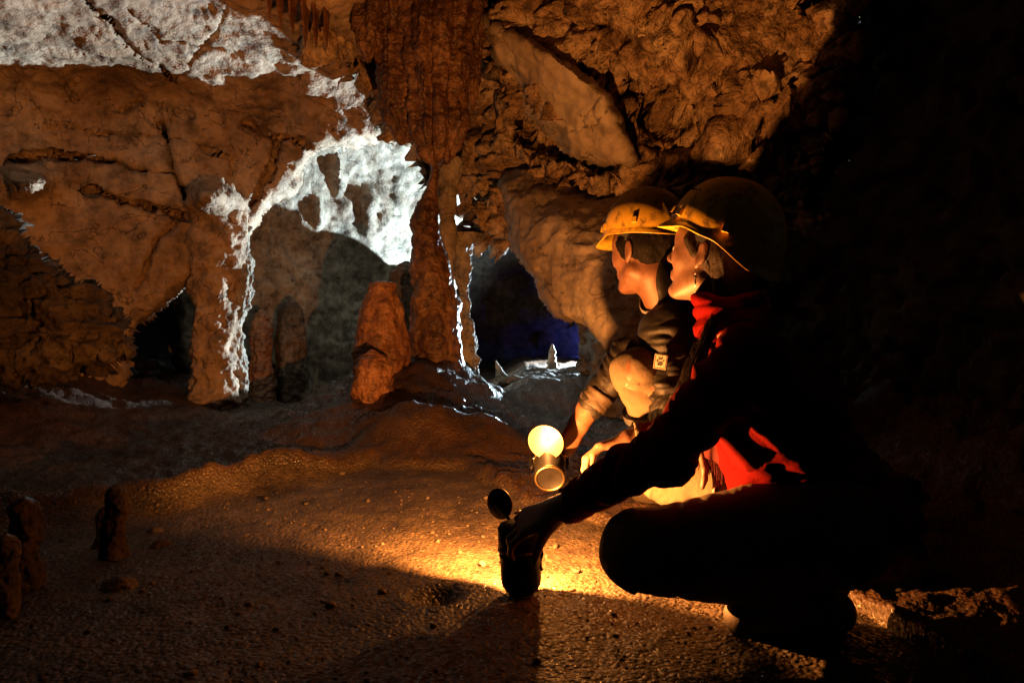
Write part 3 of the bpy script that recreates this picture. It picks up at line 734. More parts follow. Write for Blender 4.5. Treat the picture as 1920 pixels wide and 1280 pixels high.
# ================================================================== solid modelling by distance fields
class Field:
    def __init__(self, lo, hi, h):
        self.lo = np.array(lo, np.float32); self.h = h
        self.n = np.ceil((np.array(hi) - self.lo) / h).astype(int) + 1
        self.F = np.full(self.n, 1.0, np.float32)
    def _block(self, lo, hi):
        a = np.clip(np.floor((np.array(lo) - self.lo) / self.h).astype(int), 0, self.n)
        b = np.clip(np.ceil((np.array(hi) - self.lo) / self.h).astype(int) + 1, 0, self.n)
        sl = tuple(slice(a[i], b[i]) for i in range(3))
        ax = [(self.lo[i] + self.h * np.arange(a[i], b[i])).astype(np.float32) for i in range(3)]
        return sl, ax[0][:, None, None], ax[1][None, :, None], ax[2][None, None, :]
    def apply(self, fn, lo, hi, k, cut=False):
        m = k + 3 * self.h
        sl, x, y, z = self._block(np.array(lo) - m, np.array(hi) + m)
        A = self.F[sl]
        if A.size == 0: return
        B = fn(x, y, z)
        if cut:
            B = -B
            t = np.maximum(k - np.abs(A - B), 0) / max(k, 1e-6)
            self.F[sl] = np.maximum(A, B) + t * t * k * 0.25
        else:
            t = np.maximum(k - np.abs(A - B), 0) / max(k, 1e-6)
            self.F[sl] = np.minimum(A, B) - t * t * k * 0.25
    def bone(self, a, b, r1, r2, k=0.03, cut=False):
        a = np.array(a, np.float32); b = np.array(b, np.float32); ba = b - a; L2 = float(ba @ ba) + 1e-12
        def fn(x, y, z):
            px, py, pz = x - a[0], y - a[1], z - a[2]
            t = np.clip((px * ba[0] + py * ba[1] + pz * ba[2]) / L2, 0, 1)
            return np.sqrt((px - t * ba[0]) ** 2 + (py - t * ba[1]) ** 2 + (pz - t * ba[2]) ** 2) - (r1 + (r2 - r1) * t)
        r = max(r1, r2)
        self.apply(fn, np.minimum(a, b) - r, np.maximum(a, b) + r, k, cut)
    def ell(self, c, rad, R=None, k=0.03, cut=False):
        c = np.array(c, np.float32); R = np.eye(3, dtype=np.float32) if R is None else np.array(R, np.float32)
        rad = np.array(rad, np.float32)
        def fn(x, y, z):
            px, py, pz = x - c[0], y - c[1], z - c[2]
            q = [(px * R[0, i] + py * R[1, i] + pz * R[2, i]) for i in range(3)]
            k0 = np.sqrt(sum((q[i] / rad[i]) ** 2 for i in range(3)))
            k1 = np.sqrt(sum((q[i] / rad[i] ** 2) ** 2 for i in range(3))) + 1e-6
            return k0 * (k0 - 1) / k1
        m = rad.max()
        self.apply(fn, c - m, c + m, k, cut)
    def plane_cut(self, p, n, lo, hi, k=0.004):
        """remove what lies on the n side of the plane, inside the box lo..hi"""
        p = np.array(p, np.float32); n = np.array(n, np.float32); n = n / np.linalg.norm(n)
        sl, x, y, z = self._block(lo, hi)
        A = self.F[sl]
        B = (x - p[0]) * n[0] + (y - p[1]) * n[1] + (z - p[2]) * n[2]
        self.F[sl] = np.maximum(A, B)
    def mesh(self, smooth=2):
        F = self.F; h = self.h
        S = F < 0
        c = [S[i:F.shape[0] - 1 + i, j:F.shape[1] - 1 + j, k:F.shape[2] - 1 + k] for i in (0, 1) for j in (0, 1) for k in (0, 1)]
        anyc = c[0].copy(); allc = c[0].copy()
        for q in c[1:]:
            anyc |= q; allc &= q
        act = np.argwhere(anyc & ~allc)
        vid = np.full(anyc.shape, -1, np.int32)
        vid[act[:, 0], act[:, 1], act[:, 2]] = np.arange(len(act))
        pos = np.zeros((len(act), 3), np.float32); cnt = np.zeros(len(act), np.float32)
        for ax in range(3):
            o = [i for i in range(3) if i != ax]
            for s in (0, 1):
                for t in (0, 1):
                    a = act.copy(); a[:, o[0]] += s; a[:, o[1]] += t
                    b = a.copy(); b[:, ax] += 1
                    fa = F[a[:, 0], a[:, 1], a[:, 2]]; fb = F[b[:, 0], b[:, 1], b[:, 2]]
                    m = (fa < 0) != (fb < 0)
                    tt = np.where(m, fa / np.where(np.abs(fa - fb) < 1e-9, 1, fa - fb), 0)
                    pt = a.astype(np.float32); pt[:, ax] += tt
                    pos += np.where(m[:, None], pt, 0); cnt += m
        V = pos / cnt[:, None] * h + self.lo
        quads = []
        for ax in range(3):
            o = [i for i in range(3) if i != ax]
            sh = list(F.shape); sh[ax] -= 1
            sl0 = [slice(None)] * 3; sl1 = [slice(None)] * 3
            sl0[ax] = slice(0, -1); sl1[ax] = slice(1, None)
            D = S[tuple(sl0)] != S[tuple(sl1)]
            e = np.argwhere(D)
            e = e[(e[:, o[0]] > 0) & (e[:, o[1]] > 0) & (e[:, o[0]] < F.shape[o[0]] - 1) & (e[:, o[1]] < F.shape[o[1]] - 1)]
            q = []
            for s, t in ((-1, -1), (0, -1), (0, 0), (-1, 0)):
                a = e.copy(); a[:, o[0]] += s; a[:, o[1]] += t
                q.append(vid[a[:, 0], a[:, 1], a[:, 2]])
            q = np.stack(q, 1)
            flip = S[e[:, 0], e[:, 1], e[:, 2]] ^ (ax == 1)
            q[~flip] = q[~flip][:, ::-1]
            quads.append(q)
        Q = np.concatenate(quads)
        Q = Q[(Q >= 0).all(1)]
        for _ in range(smooth):
            acc = np.zeros_like(V); n = np.zeros(len(V), np.float32)
            for i in range(4):
                for j in (1, 3):
                    np.add.at(acc, Q[:, i], V[Q[:, (i + j) % 4]]); np.add.at(n, Q[:, i], 1)
            V = V * 0.4 + 0.6 * acc / np.maximum(n, 1)[:, None]
        return V, Q

def vnormals(V, Q):
    fn = np.cross(V[Q[:, 2]] - V[Q[:, 0]], V[Q[:, 3]] - V[Q[:, 1]])
    N = np.zeros_like(V)
    for i in range(4): np.add.at(N, Q[:, i], fn)
    return N / (np.linalg.norm(N, axis=1, keepdims=True) + 1e-9)

def cloth_folds(V, Q, bones, amp=0.006, period=0.035, seed=0, joints=()):
    """creases running round each limb, deeper near the bent joints"""
    N = vnormals(V, Q)
    best = np.full(len(V), 9.0); T = np.zeros(len(V)); ANG = np.zeros((len(V), 3))
    for a, b in bones:
        a = np.array(a); b = np.array(b); ba = b - a; L = np.linalg.norm(ba); u = ba / L
        t = np.clip((V - a) @ u, 0, L); r = V - a - t[:, None] * u; d = np.linalg.norm(r, axis=1)
        m = d < best
        best = np.where(m, d, best); T = np.where(m, t, T)
        ANG = np.where(m[:, None], r / (d[:, None] + 1e-6), ANG)
    def crease(per, ang, s):
        w = T / per
        q = ANG * ang
        n = perlin(np.stack([q[:, 0] + w * 0.3, q[:, 1] + w, q[:, 2] + 0.2 * w], 1), s)
        return np.sqrt(n * n + 0.002) * 2.6 - 0.7
    g = fbm(V * 7, 3, seed + 5)
    env = 0.5 + 0.9 * np.clip(g, 0, 1)
    for j in joints:
        env = env + 0.9 * np.exp(-(np.linalg.norm(V - np.array(j), axis=1) / 0.09) ** 2)
    f = crease(period, 0.55, seed) * env + 0.40 * crease(period * 0.45, 0.9, seed + 9) * env
    return V + N * (amp * f + amp * 0.4 * g)[:, None]

def frame(f, up=(0, 0, 1)):
    f = np.array(f, float); f /= np.linalg.norm(f)
    l = np.cross(np.array(up, float), f); l /= np.linalg.norm(l)
    u = np.cross(f, l)
    return np.stack([f, l, u], 1)          # columns: forward, left, up

def grow_head(F, c, R, s=1.0, female=False):
    c = np.array(c, float)
    def w(x, y, z): return c + R @ (np.array([x, y, z], float) * s)
    E = lambda p, r, k=0.02, cut=False: F.ell(w(*p), np.array(r) * s, R, k, cut)
    B = lambda a, b, r1, r2, k=0.012, cut=False: F.bone(w(*a), w(*b), r1 * s, r2 * s, k, cut)
    E((-.012, 0, .030), (.098, .076, .090))
    E((.028, 0, -.035), (.062, .058, .080), .03)
    E((.045, 0, .030), (.052, .060, .055), .03)
    jw = .046 if female else .055
    for sy in (-1, 1):
        B((.0, sy * jw, -.060), (.062, sy * .020, -.100), .020 if not female else .017, .017, .022)
        E((.058, sy * .040, -.018), (.024, .022, .026), .02)
        B((.078, sy * .012, .022), (.066, sy * .045, .020), .012, .010, .012)
    E((.078, 0, -.100), (.018, .020, .017), .016)
    for sy in (-1, 1):
        E((.092, sy * .031, .000), (.014, .017, .012), .010, True)
        E((.076, sy * .030, -.001), (.0135, .0135, .0135), .002)
    B((.089, 0, .018), (.106, 0, -.020), .008, .011, .010)
    E((.109, 0, -.026), (.012, .011, .010), .008)
    for sy in (-1, 1):
        E((.098, sy * .012, -.030), (.010, .007, .008), .006)
    B((.0895, -.014, -.056), (.0895, .014, -.056), .0065, .0065, .008)
    B((.087, -.012, -.068), (.087, .012, -.068), .0075, .0075, .008)
    E((.098, 0, -.0615), (.007, .024, .0014), .003, True)
    for sy in (-1, 1):
        Re = R @ np.array(Matrix.Rotation(math.radians(sy * -22), 3, 'Z')) @ np.array(Matrix.Rotation(math.radians(-8), 3, 'Y'))
        F.ell(w(-.008, sy * .080, -.004), np.array((.019, .008, .031)) * s, Re, .006)
        F.ell(w(-.004, sy * .088, .002), np.array((.010, .006, .017)) * s, Re, .005, True)
        B((.000, sy * .076, -.034), (-.004, sy * .080, -.026), .006, .006, .004)
    return w

def grow_hand(F, wrist, d, n, side, curls, s=1.0, spread=1.0, thumb=(0.5, 0.4), k=0.004):
    """d: wrist to knuckles; n: out of the palm; side: +1 when the thumb lies on the d x n side"""
    wrist = np.array(wrist, float); d = np.array(d, float); d /= np.linalg.norm(d)
    n = np.array(n, float); n -= d * (n @ d); n /= np.linalg.norm(n)
    t = np.cross(d, n) * side                              # towards the thumb
    F.bone(wrist - d * .05 * s, wrist + d * .005 * s, .028 * s, .026 * s, .02)
    lens = [(.046, .028, .021), (.050, .031, .022), (.046, .029, .021), (.036, .022, .019)]
    kn = []
    for i in range(4):
        off = (.031 - .0205 * i) * spread
        a = wrist + t * off * 0.62 * s + d * .012 * s
        b = wrist + d * (.090 - .004 * abs(i - 1) ** 1.5) * s + t * off * s - n * .002 * s
        F.bone(a, b, .0150 * s, .0115 * s, .016)
        kn.append(b)
    for i in range(4):
        p = kn[i]; ang = 0.0; c = curls[i]
        for j in range(3):
            ang += c[j]
            dirv = d * math.cos(ang) + n * math.sin(ang) + t * (0.07 * (1.2 - i)) * spread
            q = p + dirv * lens[i][j] * s
            F.bone(p, q, (.0100 - .0010 * j) * s, (.0092 - .0012 * j) * s, k)
            p = q
    base = wrist + t * .026 * s + d * .020 * s + n * .006 * s
    F.bone(wrist + d * .015 * s + t * .014 * s, base, .017 * s, .016 * s, .012)
    a1, a2 = thumb
    d1 = d * math.cos(a1) * .75 + t * .62 + n * math.sin(a1)
    d1 /= np.linalg.norm(d1)
    p1 = base + d1 * .042 * s
    F.bone(base, p1, .0150 * s, .0115 * s, .008)
    d2 = d1 * math.cos(a2) + n * math.sin(a2) - t * 0.35 * math.sin(a2); d2 /= np.linalg.norm(d2)
    p2 = p1 + d2 * .030 * s
    F.bone(p1, p2, .0112 * s, .0098 * s, k)
    d3 = d2 * math.cos(a2 * .7) + n * math.sin(a2 * .7); d3 /= np.linalg.norm(d3)
    F.bone(p2, p2 + d3 * .024 * s, .0098 * s, .0078 * s, k)

# ------------------------------------------------------------------ materials of clothes and skin
def skin_mat(name, c, stubble=0.0):
    m, nt, b = new_mat(name)
    N, L = nt.nodes, nt.links
    tc = N.new('ShaderNodeTexCoord')
    n = N.new('ShaderNodeTexNoise'); n.inputs['Scale'].default_value = 48; n.inputs['Detail'].default_value = 8; n.inputs['Roughness'].default_value = 0.75
    L.new(tc.outputs['Object'], n.inputs['Vector'])
    r = N.new('ShaderNodeValToRGB')
    r.color_ramp.elements[0].position = 0.3; r.color_ramp.elements[0].color = (c[0] * .55, c[1] * .42, c[2] * .38, 1)
    r.color_ramp.elements[1].position = 0.65; r.color_ramp.elements[1].color = (*c, 1)
    L.new(n.outputs['Fac'], r.inputs['Fac']); L.new(r.outputs['Color'], b.inputs['Base Color'])
    n2 = N.new('ShaderNodeTexNoise'); n2.inputs['Scale'].default_value = 420; n2.inputs['Detail'].default_value = 3
    L.new(tc.outputs['Object'], n2.inputs['Vector'])
    bp = N.new('ShaderNodeBump'); bp.inputs['Strength'].default_value = 0.5 + stubble; bp.inputs['Distance'].default_value = 0.0012
    L.new(n2.outputs['Fac'], bp.inputs['Height']); L.new(bp.outputs['Normal'], b.inputs['Normal'])
    b.inputs['Roughness'].default_value = 0.5
    b.inputs['Specular IOR Level'].default_value = 0.4
    return m

def cloth_mat(name, c, rough=0.8, weave=900, bump=0.35, spec=0.25, var=0.25):
    m, nt, b = new_mat(name)
    N, L = nt.nodes, nt.links
    tc = N.new('ShaderNodeTexCoord')
    n = N.new('ShaderNodeTexNoise'); n.inputs['Scale'].default_value = 14; n.inputs['Detail'].default_value = 5
    L.new(tc.outputs['Object'], n.inputs['Vector'])
    mp = N.new('ShaderNodeMapRange'); mp.inputs['From Min'].default_value = 0.3; mp.inputs['From Max'].default_value = 0.7
    mp.inputs['To Min'].default_value = 1 - var; mp.inputs['To Max'].default_value = 1.05
    L.new(n.outputs['Fac'], mp.inputs['Value'])
    mx = N.new('ShaderNodeMix'); mx.data_type = 'RGBA'; mx.blend_type = 'MULTIPLY'; mx.inputs['Factor'].default_value = 1.0
    mx.inputs['A'].default_value = (*c, 1); L.new(mp.outputs['Result'], mx.inputs['B']); L.new(mx.outputs['Result'], b.inputs['Base Color'])
    n2 = N.new('ShaderNodeTexNoise'); n2.inputs['Scale'].default_value = weave; n2.inputs['Detail'].default_value = 2
    L.new(tc.outputs['Object'], n2.inputs['Vector'])
    n3 = N.new('ShaderNodeTexNoise'); n3.inputs['Scale'].default_value = 45; n3.inputs['Detail'].default_value = 4; n3.inputs['Distortion'].default_value = 1.0
    L.new(tc.outputs['Object'], n3.inputs['Vector'])
    ad = N.new('ShaderNodeMath'); ad.operation = 'MULTIPLY_ADD'; ad.inputs[1].default_value = 3.0
    L.new(n3.outputs['Fac'], ad.inputs[0]); L.new(n2.outputs['Fac'], ad.inputs[2])
    bp = N.new('ShaderNodeBump'); bp.inputs['Strength'].default_value = bump; bp.inputs['Distance'].default_value = 0.003
    L.new(ad.outputs[0], bp.inputs['Height']); L.new(bp.outputs['Normal'], b.inputs['Normal'])
    b.inputs['Roughness'].default_value = rough
    b.inputs['Specular IOR Level'].default_value = spec
    return m

M_skin_m = skin_mat('skin_man', (0.13, 0.064, 0.037), 0.25)
M_skin_w = skin_mat('skin_woman', (0.14, 0.075, 0.047))
M_jacket_m = cloth_mat('dark_rain_jacket', (0.008, 0.0062, 0.005), rough=0.55, spec=0.22, bump=0.3)
M_sleeve_m = cloth_mat('brown_sleeve', (0.035, 0.023, 0.014), rough=0.6, spec=0.4)
M_beige = cloth_mat('beige_trousers', (0.085, 0.063, 0.039), rough=0.85)
M_beige_w = cloth_mat('brightened_beige_trousers', (0.11, 0.08, 0.05), rough=0.85)  # same beige, lifted so the thigh edge shows as if rim lit
M_red = cloth_mat('red_jacket', (0.105, 0.0012, 0.0008), rough=0.9, spec=0.04)
M_darkred = cloth_mat('dark_red_scarf', (0.05, 0.004, 0.003), rough=0.95)
M_hair_d = plain_mat('dark_hair', (0.004, 0.0028, 0.002), rough=0.7, noise=0.4, nscale=90, bump=0.5, bump_scale=300, spec=0.08)
M_hair_b = plain_mat('brown_hair', (0.014, 0.007, 0.0035), rough=0.55, noise=0.5, nscale=120, bump=0.6, bump_scale=400, spec=0.15)
M_shoe = plain_mat('boot_leather', (0.10, 0.07, 0.05), rough=0.7, noise=0.3, bump=0.3)
M_black = plain_mat('black_webbing', (0.015, 0.015, 0.016), rough=0.7)
M_collar = cloth_mat('pale_shirt', (0.14, 0.125, 0.105))

def tube(pts, r, nseg=8, taper=None):
    """verts, faces of a tube along points"""
    pts = np.array(pts, float); n = len(pts)
    tg = np.gradient(pts, axis=0); tg /= np.linalg.norm(tg, axis=1, keepdims=True) + 1e-12
    ref = np.array([0, 0, 1.0]) if abs(tg[0, 2]) < 0.9 else np.array([1.0, 0, 0])
    V = []
    for i in range(n):
        a = np.cross(tg[i], ref); a /= np.linalg.norm(a) + 1e-12; b = np.cross(tg[i], a)
        rr = r if taper is None else r * taper[i]
        for k in range(nseg):
            th = 2 * math.pi * k / nseg
            V.append(pts[i] + rr * (math.cos(th) * a + math.sin(th) * b))
    Fc = []
    for i in range(n - 1):
        for k in range(nseg):
            Fc.append((i * nseg + k, i * nseg + (k + 1) % nseg, (i + 1) * nseg + (k + 1) % nseg, (i + 1) * nseg + k))
    Fc.append(tuple(range(nseg))[::-1]); Fc.append(tuple((n - 1) * nseg + k for k in range(nseg)))
    return V, Fc

def merge(parts):
    V, Fc = [], []
    for v, f in parts:
        o = len(V); V += list(v); Fc += [tuple(i + o for i in q) for q in f]
    return V, Fc

def part(root, name, VQ, mat, smooth=True):
    o = mesh_obj(name, VQ[0], VQ[1] if isinstance(VQ[1], np.ndarray) else VQ[1], mat, None, smooth)
    return adopt(o, root)

def subpart(par, name, VQ, mat, smooth=True):
    o = mesh_obj(name, VQ[0], VQ[1], mat, None, smooth)
    o.parent = par
    o.matrix_parent_inverse = (par.matrix_parent_inverse.inverted() if par.parent is None else Matrix())
    m = Matrix.LocRotScale(par.parent.location, par.parent.rotation_euler, None) @ par.matrix_parent_inverse if par.parent else Matrix.Translation(par.location)
    o.matrix_parent_inverse = m.inverted()
    return o

A = lambda *p: np.array(p[0] if len(p) == 1 else p, float)

def torso(F, J, g=0.0, k=0.05):
    """hips, belly, chest and shoulders as one swelling form; g: extra thickness of the clothing"""
    Rb = J['R']
    F.ell(J['hip'], A(.115, .165, .120) + g, Rb, k)
    F.bone(J['hip'], J['chest'], .115 + g, .120 + g, k)
    F.ell(J['chest'], A(.115, .165, .150) + g, J['Rc'], k)
    F.bone(J['ls'], J['rs'], .060 + g, .060 + g, k)

def limb(F, a, b, c, r, g=0.0, k=0.025):
    F.bone(a, b, r[0] + g, r[1] + g, k); F.bone(b, c, r[1] + g, r[2] + g, k)

def helmet(name, label, c, R, mat, nape=0.02, ribs=True, visor=0.045, seed=0, scale=1.0):
    """yellow hard-shell helmet: crown, peak, rim, vents, clips and inner band"""
    root = empty(name, tuple(c)); tag(root, label, 'helmet', 'yellow caving helmets')
    nphi = 160
    ph = np.linspace(0, 2 * math.pi, nphi, endpoint=False)
    cx, sx = np.cos(ph), np.sin(ph)
    a, b, H, z0 = .142, .114, .132, .050
    fr = smooth01((cx - 0.15) / 0.8)                        # 1 at the front
    bk = smooth01((-cx - 0.1) / 0.9)
    rimz = z0 - nape * bk - 0.004 * fr + 0.010 * np.exp(-((cx - 0.45) / 0.3) ** 2)
    rows = []
    nt = 44
    for i in range(nt + 1):
        t = i / nt
        rr = math.sin(t * math.pi / 2) ** 0.92
        zz = math.cos(t * math.pi / 2) ** 0.98
        x = a * rr * cx; y = b * rr * sx
        z = rimz + (z0 + H - rimz) * zz
        if ribs:
            side = 0
            for yc, w_, h_ in ((.048, .0065, .0085), (-.048, .0065, .0085), (.020, .008, .005), (-.020, .008, .005)):
                side = side + h_ * np.exp(-((y - yc) / w_) ** 2) * smooth01((0.97 - t) / 0.2)
            z = z + side * zz ** .3; x = x * (1 + side * .6 * t); y = y * (1 + side * 1.0 * t)
        rows.append(np.stack([x, y, z], 1))
    out = 0.003 + visor * fr ** 3 + 0.006 * bk
    for q, dz in ((0.35, -0.004), (0.7, -0.010), (1.0, -0.017)):
        rows.append(np.stack([(a + out * q) * cx, (b + out * q * .55 + .001 * q) * sx, rimz + dz - 0.006 * fr * q + 0.004 * q * (np.abs(sx) ** 3)], 1))
    e = rows[-1]
    rows.append(e + np.stack([0.001 * cx, 0.001 * sx, -0.003 + 0 * cx], 1))
    for q in (0.6, 0.1):
        rows.append(np.stack([(a - .004 + out * q) * cx, (b - .004 + out * q * .55) * sx, rimz - 0.008 - 0.010 * q - 0.006 * fr * q], 1))
    for i in range(12, -1, -1):
        t = i / 12 * .98
        rr = math.sin(t * math.pi / 2) ** 0.92; zz = math.cos(t * math.pi / 2) ** .98
        rows.append(np.stack([(a - .006) * rr * cx, (b - .006) * rr * sx, rimz - .004 + (z0 + H - rimz - .002) * zz], 1))
    V = np.concatenate(rows) * scale
    V[:, :] = V @ R.T + np.array(c)
    n = len(rows); idx = np.arange(n * nphi).reshape(n, nphi)
    q = np.stack([idx[:-1], idx[1:], np.roll(idx[1:], -1, 1), np.roll(idx[:-1], -1, 1)], -1).reshape(-1, 4)
    sh = part(root, 'shell', (V, q), mat)
    def wl(x, y, z): return np.array(c) + R @ (np.array([x, y, z]) * scale)
    def on_shell(phi, t, off=0.0):
        rr = math.sin(t * math.pi / 2) ** 0.92; zz = math.cos(t * math.pi / 2) ** .98
        rz = z0 - nape * float(smooth01((-math.cos(phi) - .1) / .9))
        return ((a + off) * rr * math.cos(phi), (b + off) * rr * math.sin(phi), rz + (z0 + H - rz) * zz)
    for sgn in (1, -1):
        for i in range(5):                                   # vent holes, dark slots in the crown
            phi = sgn * (0.60 + 0.11 * i)
            p = np.array(on_shell(phi, .60, .0006)); nrm = p - np.array([0, 0, .03]); nrm /= np.linalg.norm(nrm)
            f2 = frame(nrm)
            pts = []
            for k in range(10):
                th = 2 * math.pi * k / 10
                pts.append(wl(*(p + f2[:, 1] * math.cos(th) * .0034 + f2[:, 2] * math.sin(th) * .0026 + nrm * .0022)))
            for k in range(10):
                th = 2 * math.pi * k / 10
                pts.append(wl(*(p + f2[:, 1] * math.cos(th) * .0034 + f2[:, 2] * math.sin(th) * .0026 - nrm * .004)))
            fc = [tuple(range(10))] + [(k, 10 + k, 10 + (k + 1) % 10, (k + 1) % 10) for k in range(10)]
            part(root, 'vent_hole', (pts, fc), M_black, False)
        for phi in (sgn * .62, sgn * .95, sgn * 1.9):        # lamp clips on the side
            p = np.array(on_shell(phi, .90, .002)); nrm = np.array([math.cos(phi) / a, math.sin(phi) / b, 2.0]); nrm /= np.linalg.norm(nrm)
            f2 = frame(nrm)
            pts = [wl(*(p + f2[:, 1] * sx_ * .0075 + f2[:, 2] * sz_ * .008 + nrm * sn_)) for sn_ in (-.004, .005) for sx_, sz_ in ((-1, -1), (1, -1), (1, 1), (-1, 1))]
            fc = [(4, 5, 6, 7), (0, 1, 5, 4), (1, 2, 6, 5), (2, 3, 7, 6), (3, 0, 4, 7)]
            part(root, 'lamp_clip', (pts, fc), mat, False)
    band = [wl(.100 * math.cos(t), .083 * math.sin(t), .036 - .012 * (1 - math.cos(t)) / 2) for t in np.linspace(0, 2 * math.pi, 49)]
    bv, bf = [], []
    for i, p in enumerate(band):
        for dz in (-.010, .012): bv.append(p + R @ np.array([0, 0, dz]))
    for i in range(48): bf.append((2 * i, 2 * i + 2, 2 * i + 3, 2 * i + 1))
    part(root, 'headband', (bv, bf), M_black)
    return root

def helmet_mat(name, k):
    m, nt, b = new_mat(name)
    N, L = nt.nodes, nt.links
    tc = N.new('ShaderNodeTexCoord')
    n = N.new('ShaderNodeTexNoise'); n.inputs['Scale'].default_value = 30; n.inputs['Detail'].default_value = 7; n.inputs['Roughness'].default_value = .7
    L.new(tc.outputs['Object'], n.inputs['Vector'])
    r = N.new('ShaderNodeValToRGB')
    r.color_ramp.elements[0].position = 0.36; r.color_ramp.elements[0].color = (0.07 * k, 0.042 * k, 0.009 * k, 1)
    r.color_ramp.elements[1].position = 0.50; r.color_ramp.elements[1].color = (0.26 * k, 0.155 * k, 0.010 * k, 1)
    L.new(n.outputs['Fac'], r.inputs['Fac']); L.new(r.outputs['Color'], b.inputs['Base Color'])
    rr = N.new('ShaderNodeMapRange'); rr.inputs['To Min'].default_value = .62; rr.inputs['To Max'].default_value = .36
    L.new(n.outputs['Fac'], rr.inputs['Value']); L.new(rr.outputs['Result'], b.inputs['Roughness'])
    n2 = N.new('ShaderNodeTexNoise'); n2.inputs['Scale'].default_value = 160; n2.inputs['Detail'].default_value = 4
    L.new(tc.outputs['Object'], n2.inputs['Vector'])
    bp = N.new('ShaderNodeBump'); bp.inputs['Strength'].default_value = .12; bp.inputs['Distance'].default_value = .002
    L.new(n2.outputs['Fac'], bp.inputs['Height']); L.new(bp.outputs['Normal'], b.inputs['Normal'])
    return m
M_helmet = helmet_mat('yellow_helmet_plastic', 1.5)
M_helmet_brightened = helmet_mat('brightened_yellow_helmet_plastic', 3.0)  # same yellow plastic, brightened to make up for missing light

# ================================================================== the man behind
def rot_pitch(f, pitch):
    f = np.array(f, float); f /= np.linalg.norm(f)
    return frame((f[0] * math.cos(pitch), f[1] * math.cos(pitch), math.sin(pitch)))

MR = rot_pitch((-.64, .77), math.radians(-2))
MH = A(.388, 2.0, .843)
man_b = frame((-.85, .53, 0))
JM = dict(R=man_b, Rc=frame((-.80, .50, -.25)), hip=A(.64, 2.11, .22), chest=A(.535, 2.08, .42), neck=A(.475, 2.03, .68),
          ls=A(.425, 1.865, .61), rs=A(.625, 2.14, .61), le=A(.425, 1.795, .41), lw=A(.45, 1.66, .36),
          re=A(P(1178, 668, 1.965)), rw=A(P(1088, 788, 1.965)), lh=A(.62, 2.02, .22), lk=A(.345, 1.85, .490), la=A(.500, 1.985, .085),
          rh=A(.72, 2.18, .21), rk=A(.47, 2.34, .10), ra=A(.80, 2.42, .07))

